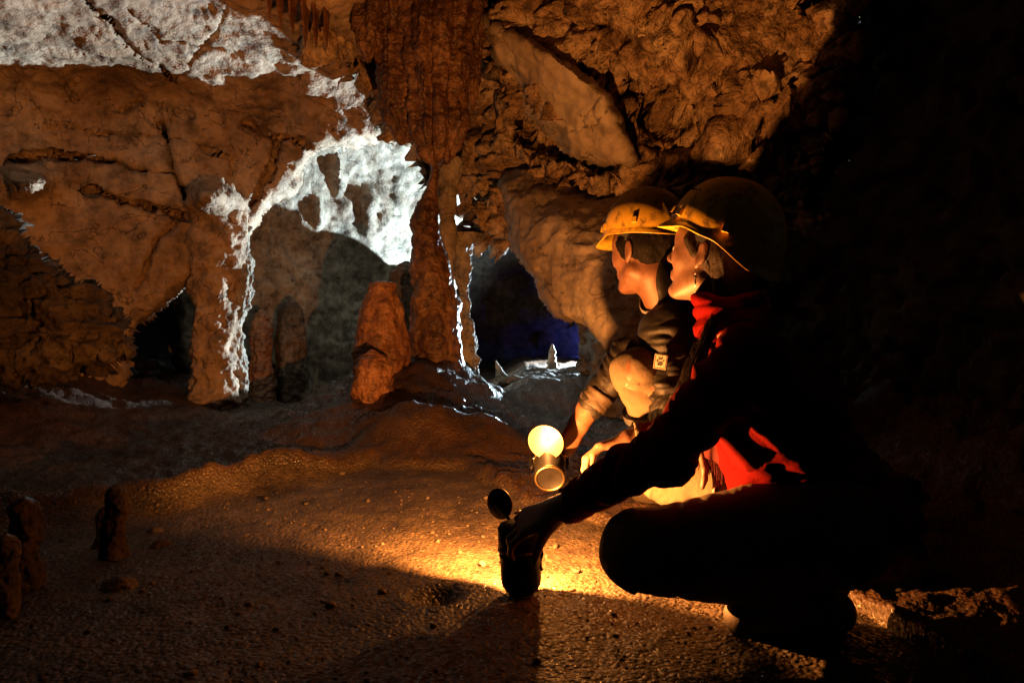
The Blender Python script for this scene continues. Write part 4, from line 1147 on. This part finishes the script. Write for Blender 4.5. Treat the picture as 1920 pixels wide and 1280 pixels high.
def build_man():
    J = JM
    root = empty('person', (.5, 2.05, 0))
    tag(root, 'man crouching behind in dark jacket and beige trousers, holding out the burning lamp', 'person', 'people crouching with lamps')
    # body
    F = Field((.02, 1.55, -.01), (.85, 2.55, 1.02), .0040)
    torso(F, J, -.012)
    limb(F, J['ls'], J['le'], J['lw'], (.048, .040, .029)); limb(F, J['rs'], J['re'], J['rw'], (.048, .040, .029))
    limb(F, J['lh'], J['lk'], J['la'], (.085, .058, .040), k=.04); limb(F, J['rh'], J['rk'], J['ra'], (.085, .058, .040), k=.04)
    F.bone(J['neck'] - A(0, 0, .03), MH + MR @ A(-.03, 0, -.07), .062, .056, .04)
    w = grow_head(F, MH, MR)
    # right hand round the lamp
    d = A(MAN_HAND_D); grow_hand(F, J['rw'], d, A(MAN_HAND_N), MAN_HAND_SIDE, [(.5, .7, .5), (.6, .8, .5), (.65, .8, .5), (.7, .8, .5)], thumb=(.25, .35))
    # left hand resting
    grow_hand(F, J['lw'], A(.10, -.3, -.25), A(-.2, .3, -.6), 1, [(.3, .4, .3)] * 4)
    body = part(root, 'body', F.mesh(2), M_skin_m)
    # eyes
    for sy in (-1, 1):
        Fe = dripless_ball(w(.0795, sy * .030, -.001), .0128)
        ey = part(root, 'eye', Fe, M_eye)
        subpart(ey, 'iris', dripless_ball(w(.0880, sy * .0315, -.001), .0060), M_iris)
    # hair: short cap with sideburns under the helmet
    F = Field(MH - .16, MH + .16, .0034)
    F.ell(MH + MR @ A(-.018, 0, .032), A(.100, .081, .092), MR, .02)
    for sy in (-1, 1):
        F.bone(MH + MR @ A(.030, sy * .072, .02), MH + MR @ A(.016, sy * .071, -.018), .013, .008, .02)
        F.bone(MH + MR @ A(-.05, sy * .055, .0), MH + MR @ A(-.055, sy * .048, -.028), .022, .014, .03)
    F.bone(MH + MR @ A(-.080, 0, .0), MH + MR @ A(-.078, 0, -.040), .030, .018, .03)
    F.plane_cut(MH + MR @ A(.062, 0, 0), MR @ A(1, 0, .25), MH - .2, MH + .2)
    V, Q = F.mesh(1); N = vnormals(V, Q)
    V = V + N * (.0020 * fbm(V * A(110, 110, 40), 3, 5))[:, None]
    part(root, 'hair', (V, Q), M_hair_d)
    # eyebrow
    for sy in (-1, 1):
        part(root, 'eyebrow', tube([w(.092, sy * .012, .016), w(.089, sy * .030, .021), w(.074, sy * .048, .016)], .0042, 8, [.7, 1, .5]), M_hair_d)
    # jacket
    F = Field((.10, 1.55, .0), (.90, 2.50, .90), .0050)
    torso(F, J, .010)
    cuff = J['rw'] + (J['re'] - J['rw']) * .24
    limb(F, J['ls'], J['le'], J['lw'], (.066, .056, .044), k=.03); F.bone(J['rs'], J['re'], .066, .054, .03); F.bone(J['re'], cuff, .052, .042, .02)
    nk = J['neck']
    F.bone(nk + A(.0, .0, -.07), nk + A(0, 0, -.01), .095, .078, .03)
    F.ell(MH + MR @ A(-.105, 0, -.105), (.026, .085, .090), MR, .03)                      # raised hood behind the neck
    F.ell(nk + A(.07, .03, -.01), (.08, .11, .07), man_b, .04)                             # hood lying on the back
    F.bone(MH + MR @ A(-.02, 0, -.02), nk + A(-.02, 0, -.03), .062, .064, .006, True)
    F.ell(MH + MR @ A(.06, 0, -.10), (.10, .10, .09), MR, .01, True)
    bn = [(J['hip'], J['chest']), (J['ls'], J['le']), (J['le'], J['lw']), (J['rs'], J['re']), (J['re'], cuff)]
    V, Q = F.mesh(2)
    V = cloth_folds(V, Q, bn, .0085, .045, 3, (J['le'], J['re'], J['ls']))
    jk = part(root, 'jacket', (V, Q), M_jacket_m)
    # turned-up cuff
    F = Field(cuff - .09, cuff + .09, .0036)
    u = (J['re'] - J['rw']) / np.linalg.norm(J['re'] - J['rw'])
    F.bone(cuff - u * .002, cuff + u * .042, .044, .046, .006)
    F.bone(cuff - u * .05, cuff - u * .006, .040, .040, .004, True)
    F.plane_cut(cuff - u * .004, -u, cuff - .09, cuff + .09); F.plane_cut(cuff + u * .044, u, cuff - .09, cuff + .09)
    V, Q = F.mesh(1); V = cloth_folds(V, Q, [(cuff - u * .1, cuff + u * .1)], .003, .03, 9)
    subpart(jk, 'cuff', (V, Q), M_sleeve_m)
    # shirt collar
    ca, cb = nk + A(-.012, 0, .000), MH + MR @ A(-.022, 0, -.105)
    cu = (cb - ca) / np.linalg.norm(cb - ca)
    F = Field(ca - .14, ca + .14, .004)
    F.bone(ca, ca + cu * .035, .072, .068, .01)
    F.bone(ca - cu * .1, ca + cu * .1, .064, .060, .003, True)
    part(root, 'shirt_collar', F.mesh(1), M_collar)
    # trousers
    F = Field((.2, 1.65, .02), (.95, 2.65, .62), .0048)
    F.ell(J['hip'], (.128, .178, .13), man_b, .05)
    limb(F, J['lh'], J['lk'], J['la'] + A(-.012, -.014, .035), (.096, .062, .056), k=.04)
    limb(F, J['rh'], J['rk'], J['ra'] + A(0, 0, .02), (.100, .072, .058), k=.04)
    V, Q = F.mesh(2)
    V = cloth_folds(V, Q, [(J['lh'], J['lk']), (J['lk'], J['la']), (J['rh'], J['rk']), (J['rk'], J['ra'])], .0060, .045, 13, (J['lk'],))
    part(root, 'trousers', (V, Q), M_beige)
    boot(root, J['la'], (-.7, -.3, 0)); boot(root, J['ra'], (.9, .35, 0))
    # black strap below the knee
    kn = J['lk'] + (J['la'] - J['lk']) * .24; ku = (J['la'] - J['lk']) / np.linalg.norm(J['la'] - J['lk'])
    fk = frame(ku)
    ring = [kn + .078 * (math.cos(t) * fk[:, 1] + math.sin(t) * fk[:, 2]) for t in np.linspace(0, 2 * math.pi, 41)]
    bv, bf = [], []
    for p in ring:
        for s_ in (-.011, .011): bv.append(p + ku * s_)
    for i in range(40): bf.append((2 * i, 2 * i + 2, 2 * i + 3, 2 * i + 1))
    part(root, 'knee_strap', (bv, bf), M_black)
    # badge with a paw print on the upper sleeve
    bd = empty_badge(root, J)
    helmet('caving_helmet', 'yellow ribbed helmet worn by the man behind, its side lit brightly', MH + MR @ A(-.008, 0, .006), MR, M_helmet, nape=.012, visor=.026, scale=.96)

def dripless_ball(c, r):
    c = np.array(c, float); V, Fc = [], []
    nu, nv = 16, 10
    for j in range(nv + 1):
        th = math.pi * j / nv
        for i in range(nu):
            p = 2 * math.pi * i / nu
            V.append(c + r * A(math.sin(th) * math.cos(p), math.sin(th) * math.sin(p), math.cos(th)))
    for j in range(nv):
        for i in range(nu):
            Fc.append((j * nu + i, (j + 1) * nu + i, (j + 1) * nu + (i + 1) % nu, j * nu + (i + 1) % nu))
    return V, Fc
M_eye = plain_mat('eye_white', (.75, .72, .68), rough=.2)
M_iris = plain_mat('iris', (.05, .03, .02), rough=.15)

def boot(root, ankle, d):
    d = A(*d); d /= np.linalg.norm(d)
    a = np.array(ankle, float); g = .034
    F = Field(a - .26, a + .26, .005)
    F.bone(a + A(0, 0, .06), A(a[0], a[1], g + .01), .054, .050, .03)
    F.bone(A(a[0], a[1], g) - d * .05, A(a[0], a[1], g) + d * .14, .044, .040, .03)
    F.bone(A(a[0], a[1], g + .02), A(a[0], a[1], g) + d * .08, .045, .042, .03)
    F.plane_cut(A(0, 0, .004), A(0, 0, -1), a - .3, a + .3)
    part(root, 'boot', F.mesh(1), M_shoe)

def empty_badge(root, J):
    # faces the camera from the outer side of the left upper arm
    c = A(P(1238, 678, 1.757)); n = A(0, 0, CAM_Z) - c; n /= np.linalg.norm(n)
    n = n + A(-.25, 0, 0); n /= np.linalg.norm(n)
    fr = frame(n); right, up = fr[:, 1], fr[:, 2]
    rl = math.radians(-8)
    right, up = right * math.cos(rl) + up * math.sin(rl), -right * math.sin(rl) + up * math.cos(rl)
    def rrect(w, h, r, k=6):
        pts = []
        for cx, cy, a0 in ((w - r, h - r, 0), (-w + r, h - r, 90), (-w + r, -h + r, 180), (w - r, -h + r, 270)):
            for i in range(k + 1):
                t = math.radians(a0 + 90 * i / k); pts.append((cx + r * math.cos(t), cy + r * math.sin(t)))
        return pts
    def slab(p2, z0, z1):
        m = len(p2)
        V = [c + right * x + up * y + n * z1 for x, y in p2] + [c + right * x + up * y + n * z0 for x, y in p2]
        return V, [tuple(range(m))] + [(i, m + i, m + (i + 1) % m, (i + 1) % m) for i in range(m)]
    M_patch = plain_mat('badge_cloth', (.22, .18, .13), rough=.8)
    b = part(root, 'sleeve_badge', slab(rrect(.0165, .0195, .004), -.012, .0), M_patch, False)
    # dark line inside the border
    o_, i_ = rrect(.0150, .0180, .0032), rrect(.0138, .0168, .0026)
    m = len(o_)
    V = [c + right * x + up * y + n * .0009 for x, y in o_ + i_]
    subpart(b, 'border', (V, [(i, (i + 1) % m, m + (i + 1) % m, m + i) for i in range(m)]), M_black, False)
    def blob(cx, cy, rx, ry, rot):
        pts = []
        for i in range(18):
            t = 2 * math.pi * i / 18; x, y = rx * math.cos(t), ry * math.sin(t)
            pts.append((cx + x * math.cos(rot) - y * math.sin(rot), cy + x * math.sin(rot) + y * math.cos(rot)))
        return slab(pts, .0, .0012)
    subpart(b, 'paw_pad', merge([blob(-.0006, -.0050, .0062, .0048, .2), blob(-.0036, -.0072, .003, .003, 0), blob(.0032, -.0066, .003, .003, 0)]), M_black, False)
    for cx, cy, rx, ry, ro in ((-.0080, .0010, .0021, .0034, .5), (-.0035, .0074, .0023, .0038, .2), (.0024, .0084, .0023, .0038, -.15), (.0074, .0030, .0021, .0034, -.5)):
        subpart(b, 'paw_toe', blob(cx, cy, rx, ry, ro), M_black, False)
    return b

MAN_HAND_D = (-.50, -.05, -.85); MAN_HAND_N = (-.60, .75, .20); MAN_HAND_SIDE = 1
build_man()

# ================================================================== the woman in front
WR = rot_pitch((-.74, .67), math.radians(14))
WH = A(.452, 1.525, .772)
wom_b = frame((-.95, .31, 0))
JW = dict(R=wom_b, Rc=frame((-.90, .30, -.30)), hip=A(.65, 1.40, .215), chest=A(.555, 1.45, .43), neck=A(.510, 1.48, .60),
          ls=A(.462, 1.335, .545), rs=A(.560, 1.615, .545), le=A(.292, 1.335, .360), lw=A(.098, 1.482, .214),
          re=A(.47, 1.72, .345), rw=A(P(1182, 824, 1.74)), lh=A(.61, 1.335, .225), lk=A(.256, 1.355, .166), la=A(.600, 1.375, .075),
          rh=A(.68, 1.50, .225), rk=A(.400, 1.74, .245), ra=A(.67, 1.585, .06))

def build_woman():
    J = JW
    root = empty('person', (.45, 1.45, 0))
    tag(root, 'woman kneeling in front, dark outline, red jacket and earring, reaching down to her lamp', 'person', 'people crouching with lamps')
    F = Field((-.10, 1.12, -.01), (.88, 1.98, .96), .0040)
    torso(F, J, -.022)
    limb(F, J['ls'], J['le'], J['lw'], (.042, .034, .025)); limb(F, J['rs'], J['re'], J['rw'], (.042, .034, .025))
    limb(F, J['lh'], J['lk'], J['la'], (.085, .055, .036), k=.02); limb(F, J['rh'], J['rk'], J['ra'], (.085, .055, .036), k=.03)
    F.bone(J['neck'] - A(0, 0, .03), WH + WR @ A(-.03, 0, -.065), .052, .046, .04)
    w = grow_head(F, WH, WR, .95, True)
    grow_hand(F, J['lw'], A(-.115, .035, -.055), A(-.18, .42, -.60), 1, [(.35, .6, .5), (.4, .7, .5), (.45, .75, .5), (.5, .8, .5)], .95, thumb=(.2, .3))
    grow_hand(F, J['rw'], A(-.9, .1, -.25), A(-.1, -.1, -.9), -1, [(.4, .6, .4), (.45, .7, .4), (.5, .7, .4), (.55, .7, .4)], .92)
    part(root, 'body', F.mesh(2), M_skin_w)
    for sy in (-1, 1):
        ey = part(root, 'eye', dripless_ball(w(.0795, sy * .030, -.001), .0122), M_eye)
        subpart(ey, 'iris', dripless_ball(w(.0880, sy * .0315, -.001), .0058), M_iris)
        part(root, 'eyebrow', tube([w(.093, sy * .012, .016), w(.090, sy * .030, .022), w(.074, sy * .048, .016)], .003, 8, [.7, 1, .4]), M_hair_d)
    # hair under the helmet and gathered over the shoulder
    F = Field(WH - .2, WH + .16, .0036)
    F.ell(WH + WR @ A(-.020, 0, .030), A(.097, .079, .090), WR, .02)
    for sy in (-1, 1):
        F.bone(WH + WR @ A(.034, sy * .066, .025), WH + WR @ A(.012, sy * .071, -.004), .012, .008, .015)
        F.bone(WH + WR @ A(-.052, sy * .056, .0), WH + WR @ A(-.066, sy * .050, -.085), .026, .022, .03)
    F.bone(WH + WR @ A(-.085, 0, .0), WH + WR @ A(-.085, 0, -.100), .040, .034, .03)
    F.plane_cut(WH + WR @ A(.058, 0, 0), WR @ A(1, 0, .3), WH - .2, WH + .2)
    V, Q = F.mesh(1); N = vnormals(V, Q); V = V + N * (.0022 * fbm(V * A(110, 110, 30), 3, 6))[:, None]
    hair = part(root, 'hair', (V, Q), M_hair_b)
    r2 = np.random.default_rng(3)
    strands = []
    p0 = WH + WR @ A(-.045, .070, -.06)
    for i in range(320):
        a = A(P(1356 + r2.normal() * 8, 590 + r2.normal() * 6, 1.435 + r2.normal() * .008))
        end = A(P(1272 + r2.normal() * 9, 770 + r2.normal() * 18, 1.44 + r2.normal() * .012))
        mid1 = A(P(1322 + r2.normal() * 9, 622 + r2.normal() * 8, 1.425 + r2.normal() * .01)); mid2 = A(P(1303 + r2.normal() * 11, 690 + r2.normal() * 12, 1.42 + r2.normal() * .012))
        ts = np.linspace(0, 1, 12)[:, None]
        c = (1 - ts) ** 3 * a + 3 * (1 - ts) ** 2 * ts * mid1 + 3 * (1 - ts) * ts ** 2 * mid2 + ts ** 3 * end
        c = c + r2.normal(size=3) * .005 * np.sin(ts * r2.uniform(6, 16) + r2.uniform(0, 6))
        strands.append(tube(c, .0008, 4, np.linspace(1, .35, 12)))
    for i in range(26):                                        # loose ends hanging below the arm
        x = 1395 + r2.normal() * 22
        a = A(P(x + 12, 700, 1.40)); e = A(P(x - 8 + r2.normal() * 16, 805 + r2.uniform(-25, 35), 1.37 + r2.normal() * .01))
        ts = np.linspace(0, 1, 10)[:, None]
        c = a + (e - a) * ts + A(*(r2.normal(size=3) * .006)) * np.sin(ts * 3.1)
        strands.append(tube(c, .0011, 4, np.linspace(1, .3, 10)))
    s_ = subpart(hair, 'loose_hair', merge(strands), M_hair_b)
    s_['kind'] = 'stuff'
    # jacket
    F = Field((.10, 1.15, .05), (.90, 2.0, .78), .0050)
    torso(F, J, .004)
    F.bone(J['hip'] + A(-.02, 0, -.02), J['hip'] + A(-.06, .03, .08), .150, .140, .04)
    for (x0, y0, d0, x1, y1, d1, r0, r1) in ((1352, 800, 1.375, 1452, 888, 1.335, .020, .026), (1362, 788, 1.375, 1500, 752, 1.315, .022, .030), (1440, 826, 1.335, 1510, 876, 1.29, .018, .022), (1395, 812, 1.355, 1470, 800, 1.325, .014, .018)):
        F.bone(A(P(x0, y0, d0)), A(P(x1, y1, d1)), r0, r1, .010)      # heavy folds at the hem
    wr = J['lw'] + (J['le'] - J['lw']) * .06; wr2 = J['rw'] + (J['re'] - J['rw']) * .10
    limb(F, J['ls'], J['le'], wr, (.064, .054, .039), k=.03); limb(F, J['rs'], J['re'], wr2, (.064, .052, .042), k=.03)
    F.plane_cut(wr, J['lw'] - J['le'], wr - .1, wr + .1); F.plane_cut(wr2, J['rw'] - J['re'], wr2 - .1, wr2 + .1)
    F.plane_cut(A(0, 0, .195), A(0, 0, -1), (.1, 1.1, 0), (.9, 2.0, .3))
    V, Q = F.mesh(2)
    V = cloth_folds(V, Q, [(J['hip'], J['chest']), (J['ls'], J['le']), (J['le'], wr), (J['rs'], J['re']), (J['re'], wr2)], .0085, .055, 23, (J['le'], J['hip'] + A(-.1, -.05, .08)))
    jk = part(root, 'jacket', (V, Q), M_red)
    # pale turned cuff of the far sleeve
    u = (J['re'] - J['rw']); u /= np.linalg.norm(u)
    F = Field(wr2 - .07, wr2 + .07, .0036)
    F.bone(wr2 - u * .004, wr2 + u * .012, .045, .045, .004); F.plane_cut(wr2 - u * .006, -u, wr2 - .1, wr2 + .1); F.plane_cut(wr2 + u * .012, u, wr2 - .1, wr2 + .1)
    F.bone(wr2 - u * .05, wr2 - u * .002, .036, .036, .002, True)
    subpart(jk, 'cuff', F.mesh(1), M_beige)
    # neck scarf: wound cloth
    F = Field(J['neck'] - .2, J['neck'] + .2, .0042)
    for q, (dz, rr, th) in enumerate(((.000, .064, .028), (.028, .058, .024), (.050, .054, .018))):
        cc = J['neck'] + A(-.022 - .012 * q, .004, .012 + dz)
        pts = [cc + A(rr * math.cos(t), rr * math.sin(t), .012 * math.sin(t * 2 + q)) for t in np.linspace(0, 2 * math.pi, 17)]
        for i in range(16): F.bone(pts[i], pts[i + 1], th * .8, th * .8, .012)
    V, Q = F.mesh(1); V = cloth_folds(V, Q, [(J['neck'] - A(0, 0, .1), J['neck'] + A(0, 0, .2))], .006, .03, 33)
    part(root, 'neck_scarf', (V, Q), M_red)
    # hanging dark red shawl end with fringe, lying over the far thigh
    sh_a, sh_b = A(P(1300, 800, 1.62)), A(P(1400, 815, 1.47)); sc, sd = A(P(1310, 850, 1.60)), A(P(1402, 905, 1.46))
    nu_, nv_ = 30, 20
    V = []
    for s1 in (0, .006):
        for j in range(nv_):
            for i in range(nu_):
                a_, b_ = i / (nu_ - 1), j / (nv_ - 1)
                p = (1 - b_) * ((1 - a_) * sh_a + a_ * sh_b) + b_ * ((1 - a_) * sc + a_ * sd)
                V.append(p + A(0, -s1, 0) + A(0, .008, 0) * math.sin(a_ * 17 + b_ * 2))
    Fc = []
    for L_ in (0, nu_ * nv_):
        for j in range(nv_ - 1):
            for i in range(nu_ - 1):
                k = L_ + j * nu_ + i; f = (k, k + 1, k + nu_ + 1, k + nu_); Fc.append(f if L_ else f[::-1])
    sw = part(root, 'shawl', (V, Fc), M_darkred)
    fr = []
    for i in range(34):
        a_ = i / 33; p = (1 - a_) * sc + a_ * sd; q = p + A(r2.normal() * .003, -.006, -.026 - r2.uniform(0, .012))
        fr.append(tube([p + A(0, -.004, .002), (p + q) / 2 + A(0, -.004, 0), q], .0011, 5))
    fo = subpart(sw, 'fringe', merge(fr), M_darkred); fo['kind'] = 'stuff'
    # trousers
    F = Field((.12, 1.08, .005), (.95, 2.0, .48), .0048)
    F.ell(J['hip'], (.125, .178, .13), wom_b, .05)
    limb(F, J['lh'], J['lk'], J['la'], (.108, .074, .052), k=.03)
    limb(F, J['rh'], J['rk'], J['ra'] + A(0, 0, .02), (.105, .074, .054), k=.03)
    F.plane_cut(A(0, 0, .008), A(0, 0, -1), (.0, 1.0, -.1), (1, 2.1, .2))
    V, Q = F.mesh(2)
    V = cloth_folds(V, Q, [(J['lh'], J['lk']), (J['lk'], J['la']), (J['rh'], J['rk']), (J['rk'], J['ra'])], .0042, .06, 43, (J['lh'],))
    part(root, 'trousers', (V, Q), M_beige_w)
    boot(root, J['la'], (-.6, -.08, 0)); boot(root, J['ra'], (-.6, .3, 0))
    # earring: hook, bead and pendant
    e0 = w(-.004, .086, -.036)
    er = part(root, 'earring', tube([e0, e0 + A(0, -.002, -.006), e0 + A(0, -.001, -.016)], .0008, 6), M_metal)
    subpart(er, 'bead', dripless_ball(e0 + A(0, -.001, -.019), .0036), M_black)
    subpart(er, 'pendant', tube([e0 + A(0, -.001, -.022), e0 + A(0, -.001, -.030), e0 + A(0, -.001, -.041)], .0018, 8, [.6, 1.3, .4]), M_metal)
    helmet('caving_helmet', 'yellow helmet in shadow with a glowing rim, worn by the woman in front', WH + WR @ A(-.012, 0, .000), rot_pitch((-.74, .67), math.radians(22)), M_helmet_brightened, nape=.045, visor=.022, ribs=False, scale=.95)
    # strap of the helmet in front of the ear
    return root
M_metal = plain_mat('worn_metal', (.55, .50, .42), rough=.35, metallic=1.0, noise=.3, nscale=60)
build_woman()
# ================================================================== the carbide lamps
M_brass = plain_mat('tarnished_brass', (.12, .085, .04), rough=.42, metallic=1.0, noise=.5, nscale=30, bump=.2)
M_blackmetal = plain_mat('blackened_steel', (.0045, .004, .0038), rough=.55, metallic=.0, spec=.06, noise=.4, nscale=25, bump=.2)
M_reflector = plain_mat('polished_reflector', (.075, .055, .02), rough=.5, metallic=.3, noise=.15, nscale=25)

def flame_mat():
    m = bpy.data.materials.new('carbide_flame'); m.use_nodes = True
    nt = m.node_tree; nt.nodes.clear()
    out = nt.nodes.new('ShaderNodeOutputMaterial'); add = nt.nodes.new('ShaderNodeAddShader')
    tr = nt.nodes.new('ShaderNodeBsdfTransparent'); em = nt.nodes.new('ShaderNodeEmission')
    em.inputs['Color'].default_value = (1.0, .80, .42, 1); em.inputs['Strength'].default_value = 25
    nt.links.new(tr.outputs[0], add.inputs[0]); nt.links.new(em.outputs[0], add.inputs[1]); nt.links.new(add.outputs[0], out.inputs[0])
    return m
M_flame = flame_mat()

def lathe(prof, c, axis, nseg=48, close=False):
    """prof: [(along axis, radius)]"""
    fr = frame(axis, (0, 0, 1) if abs(axis[2]) < .95 * np.linalg.norm(axis) else (1, 0, 0))
    u, a, b = fr[:, 0], fr[:, 1], fr[:, 2]
    c = np.array(c, float); V = []
    for z, r in prof:
        for k in range(nseg):
            t = 2 * math.pi * k / nseg
            V.append(c + u * z + r * (math.cos(t) * a + math.sin(t) * b))
    Fc = [(i * nseg + k, (i + 1) * nseg + k, (i + 1) * nseg + (k + 1) % nseg, i * nseg + (k + 1) % nseg) for i in range(len(prof) - 1) for k in range(nseg)]
    return V, Fc

def carbide_lamp(label, base, axis, ref_c, ref_n, flame, r=.047, h=.150, ref_r=.050, bail_side=None, wide_foot=False):
    base = A(*base); axis = A(*axis); axis /= np.linalg.norm(axis)
    ref_c = A(*ref_c); ref_n = A(*ref_n); ref_n /= np.linalg.norm(ref_n)
    root = empty('carbide_lamp', tuple(base)); tag(root, label, 'lamp', 'hand-held carbide lamps')
    f = frame(axis, (0, 0, 1) if abs(axis[2]) < .9 else ref_n)
    # carbide container with rounded foot
    foot = [(.003, .001), (.003, r * .84), (0, r * .88), (0, r * .93), (.004, r * .96)] if wide_foot else [(0, .001), (0, r * .42), (.004, r * .55), (.012, r * .74), (.024, r * .88), (.036, r * .92)]
    part(root, 'container', lathe(foot + [ (h * .52, r * .94), (h * .53, r * .98), (h * .56, r * .98), (h * .57, r * .90)], base, axis), M_blackmetal)
    q = 1.75 if wide_foot else 1.0
    part(root, 'base_ring', lathe([(.0, r * .47 * q), (-.002, r * .49 * q), (-.003, r * .53 * q), (.001, r * .57 * q), (.004, r * .56 * q)], base, axis), M_brass)
    # water tank on top with a filler cap and valve
    wt = part(root, 'water_tank', lathe([(h * .57, r * .90), (h * .60, r), (h * .90, r), (h * .96, r * .90), (h, r * .55), (h, .001)], base, axis), M_blackmetal)
    subpart(wt, 'seam_ring', lathe([(h * .60, r * 1.00), (h * .605, r * 1.04), (h * .63, r * 1.04), (h * .635, r * 1.0)], base, axis), M_brass)
    subpart(wt, 'filler_cap', lathe([(h, r * .25), (h * 1.05, r * .25), (h * 1.06, r * .2), (h * 1.06, .001)], base + f[:, 1] * r * .4, axis, 24), M_brass)
    vs = part(root, 'valve_stem', tube([base + axis * h * .98, base + axis * h * 1.12], .0035, 10), M_brass)
    subpart(vs, 'valve_lever', tube([base + axis * h * 1.12 - f[:, 2] * .016, base + axis * h * 1.12 + f[:, 2] * .016], .0028, 8), M_brass)
    # side clamps
    for s in (-1, 1):
        side = f[:, 1] * s
        cl = part(root, 'clamp', tube([base + axis * h * .92 + side * (r + .001), base + axis * h * .86 + side * (r + .009), base + axis * h * .60 + side * (r + .009), base + axis * h * .42 + side * (r + .005), base + axis * h * .38 + side * (r + .009)], .0042, 8, [.7, 1, 1, .8, .9]), M_blackmetal)
    # wire bail and hook
    if bail_side is not None:
        bs = A(*bail_side)
        pts = [base + axis * h * .75 + f[:, 1] * (r + .004) * math.cos(t) + bs * (.075 * math.sin(t)) + axis * .01 * math.sin(t) for t in np.linspace(0, math.pi, 25)]
        part(root, 'bail', tube(pts, .0016, 6), M_metal)
    # burner tube from the tank to the flame
    bt = base + axis * h * .80
    tip = ref_c + ref_n * .010
    part(root, 'burner_tube', tube([bt, bt + (ref_c - bt) * .5 + axis * .004, ref_c - ref_n * .004], .0045, 12), M_blackmetal)
    part(root, 'burner_tip', tube([ref_c - ref_n * .002, A(*flame) - ref_n * .008], .0042, 12, [1, .6]), M_brass)
    # reflector: thin dish, polished inside
    R = ref_r; dp = R * .30
    inner = [(-dp + dp * (q * q), R * q) for q in np.linspace(.08, 1, 14)]
    rim = [(.0015, R * 1.01), (.0012, R * 1.035), (-.0012, R * 1.03)]
    outer = [(-dp - .0016 + dp * (q * q), R * q) for q in np.linspace(1, .06, 14)]
    rc = ref_c + ref_n * dp
    ro = part(root, 'reflector', lathe(inner + rim, rc, ref_n, 64), M_reflector)
    subpart(ro, 'reflector_back', lathe(rim[-1:] + outer, rc, ref_n, 64), M_blackmetal)
    # flame
    fl = A(*flame)
    up = A(0, 0, 1)
    part(root, 'flame', tube([fl - ref_n * .008, fl - ref_n * .003 + up * .001, fl + ref_n * .003 + up * .003, fl + ref_n * .006 + up * .008, fl + ref_n * .007 + up * .013], .0042, 12, [.4, .9, 1, .7, .1]), M_flame)
    return root

# held by the man: tilted, its foot and its reflector towards the camera
mn = A(-.28, -.92, -.27); mn /= np.linalg.norm(mn)
carbide_lamp('burning carbide lamp held out by the man, reflector glowing at the camera', P(1031, 897, 1.86), (.02, .90, .42),
             A(*MAN_FLAME) - mn * .016, mn, MAN_FLAME, r=.043, h=.125, ref_r=.0485, bail_side=(.3, -.2, .1), wide_foot=True)
# held by the woman: standing on the floor, seen from behind
wn = A(.58, .81, .02); wn /= np.linalg.norm(wn)
carbide_lamp('dark carbide lamp under the hand of the woman, standing on the lit gravel', (.022, 1.562, fh(.022, 1.562) + .002), (-.03, .02, 1),
             A(*WOM_FLAME) - wn * .016, wn, WOM_FLAME, r=.050, h=.168, ref_r=.036, bail_side=None)

# ================================================================== electric floodlight in the far chamber
def floodlight():
    c = A(*FAR_LAMP); n = A(-.68, -.66, .32); n /= np.linalg.norm(n)
    root = empty('floodlight', (c[0], c[1], fh(c[0], c[1])))
    tag(root, 'electric floodlight standing on the far chamber floor behind the passage wall', 'floodlight')
    f = frame(n)
    part(root, 'housing', lathe([(.03, .16), (.0, .155), (-.07, .12), (-.12, .05), (-.12, .001)], c - n * .05, n, 32), M_blackmetal)
    part(root, 'reflector', lathe([(.028, .152), (.0, .148), (-.06, .11), (-.10, .04), (-.10, .001)], c - n * .05, n, 32), M_reflector)
    for s in (-1, 1):
        top = c - n * .08 + f[:, 1] * s * .16
        part(root, 'stand_leg', tube([top, A(top[0] + .05 * s, top[1], fh(top[0], top[1]) - .01)], .012, 8), M_blackmetal)
    part(root, 'stand_bar', tube([c - n * .08 - f[:, 1] * .16, c - n * .08 + f[:, 1] * .16], .010, 8), M_blackmetal)
floodlight()
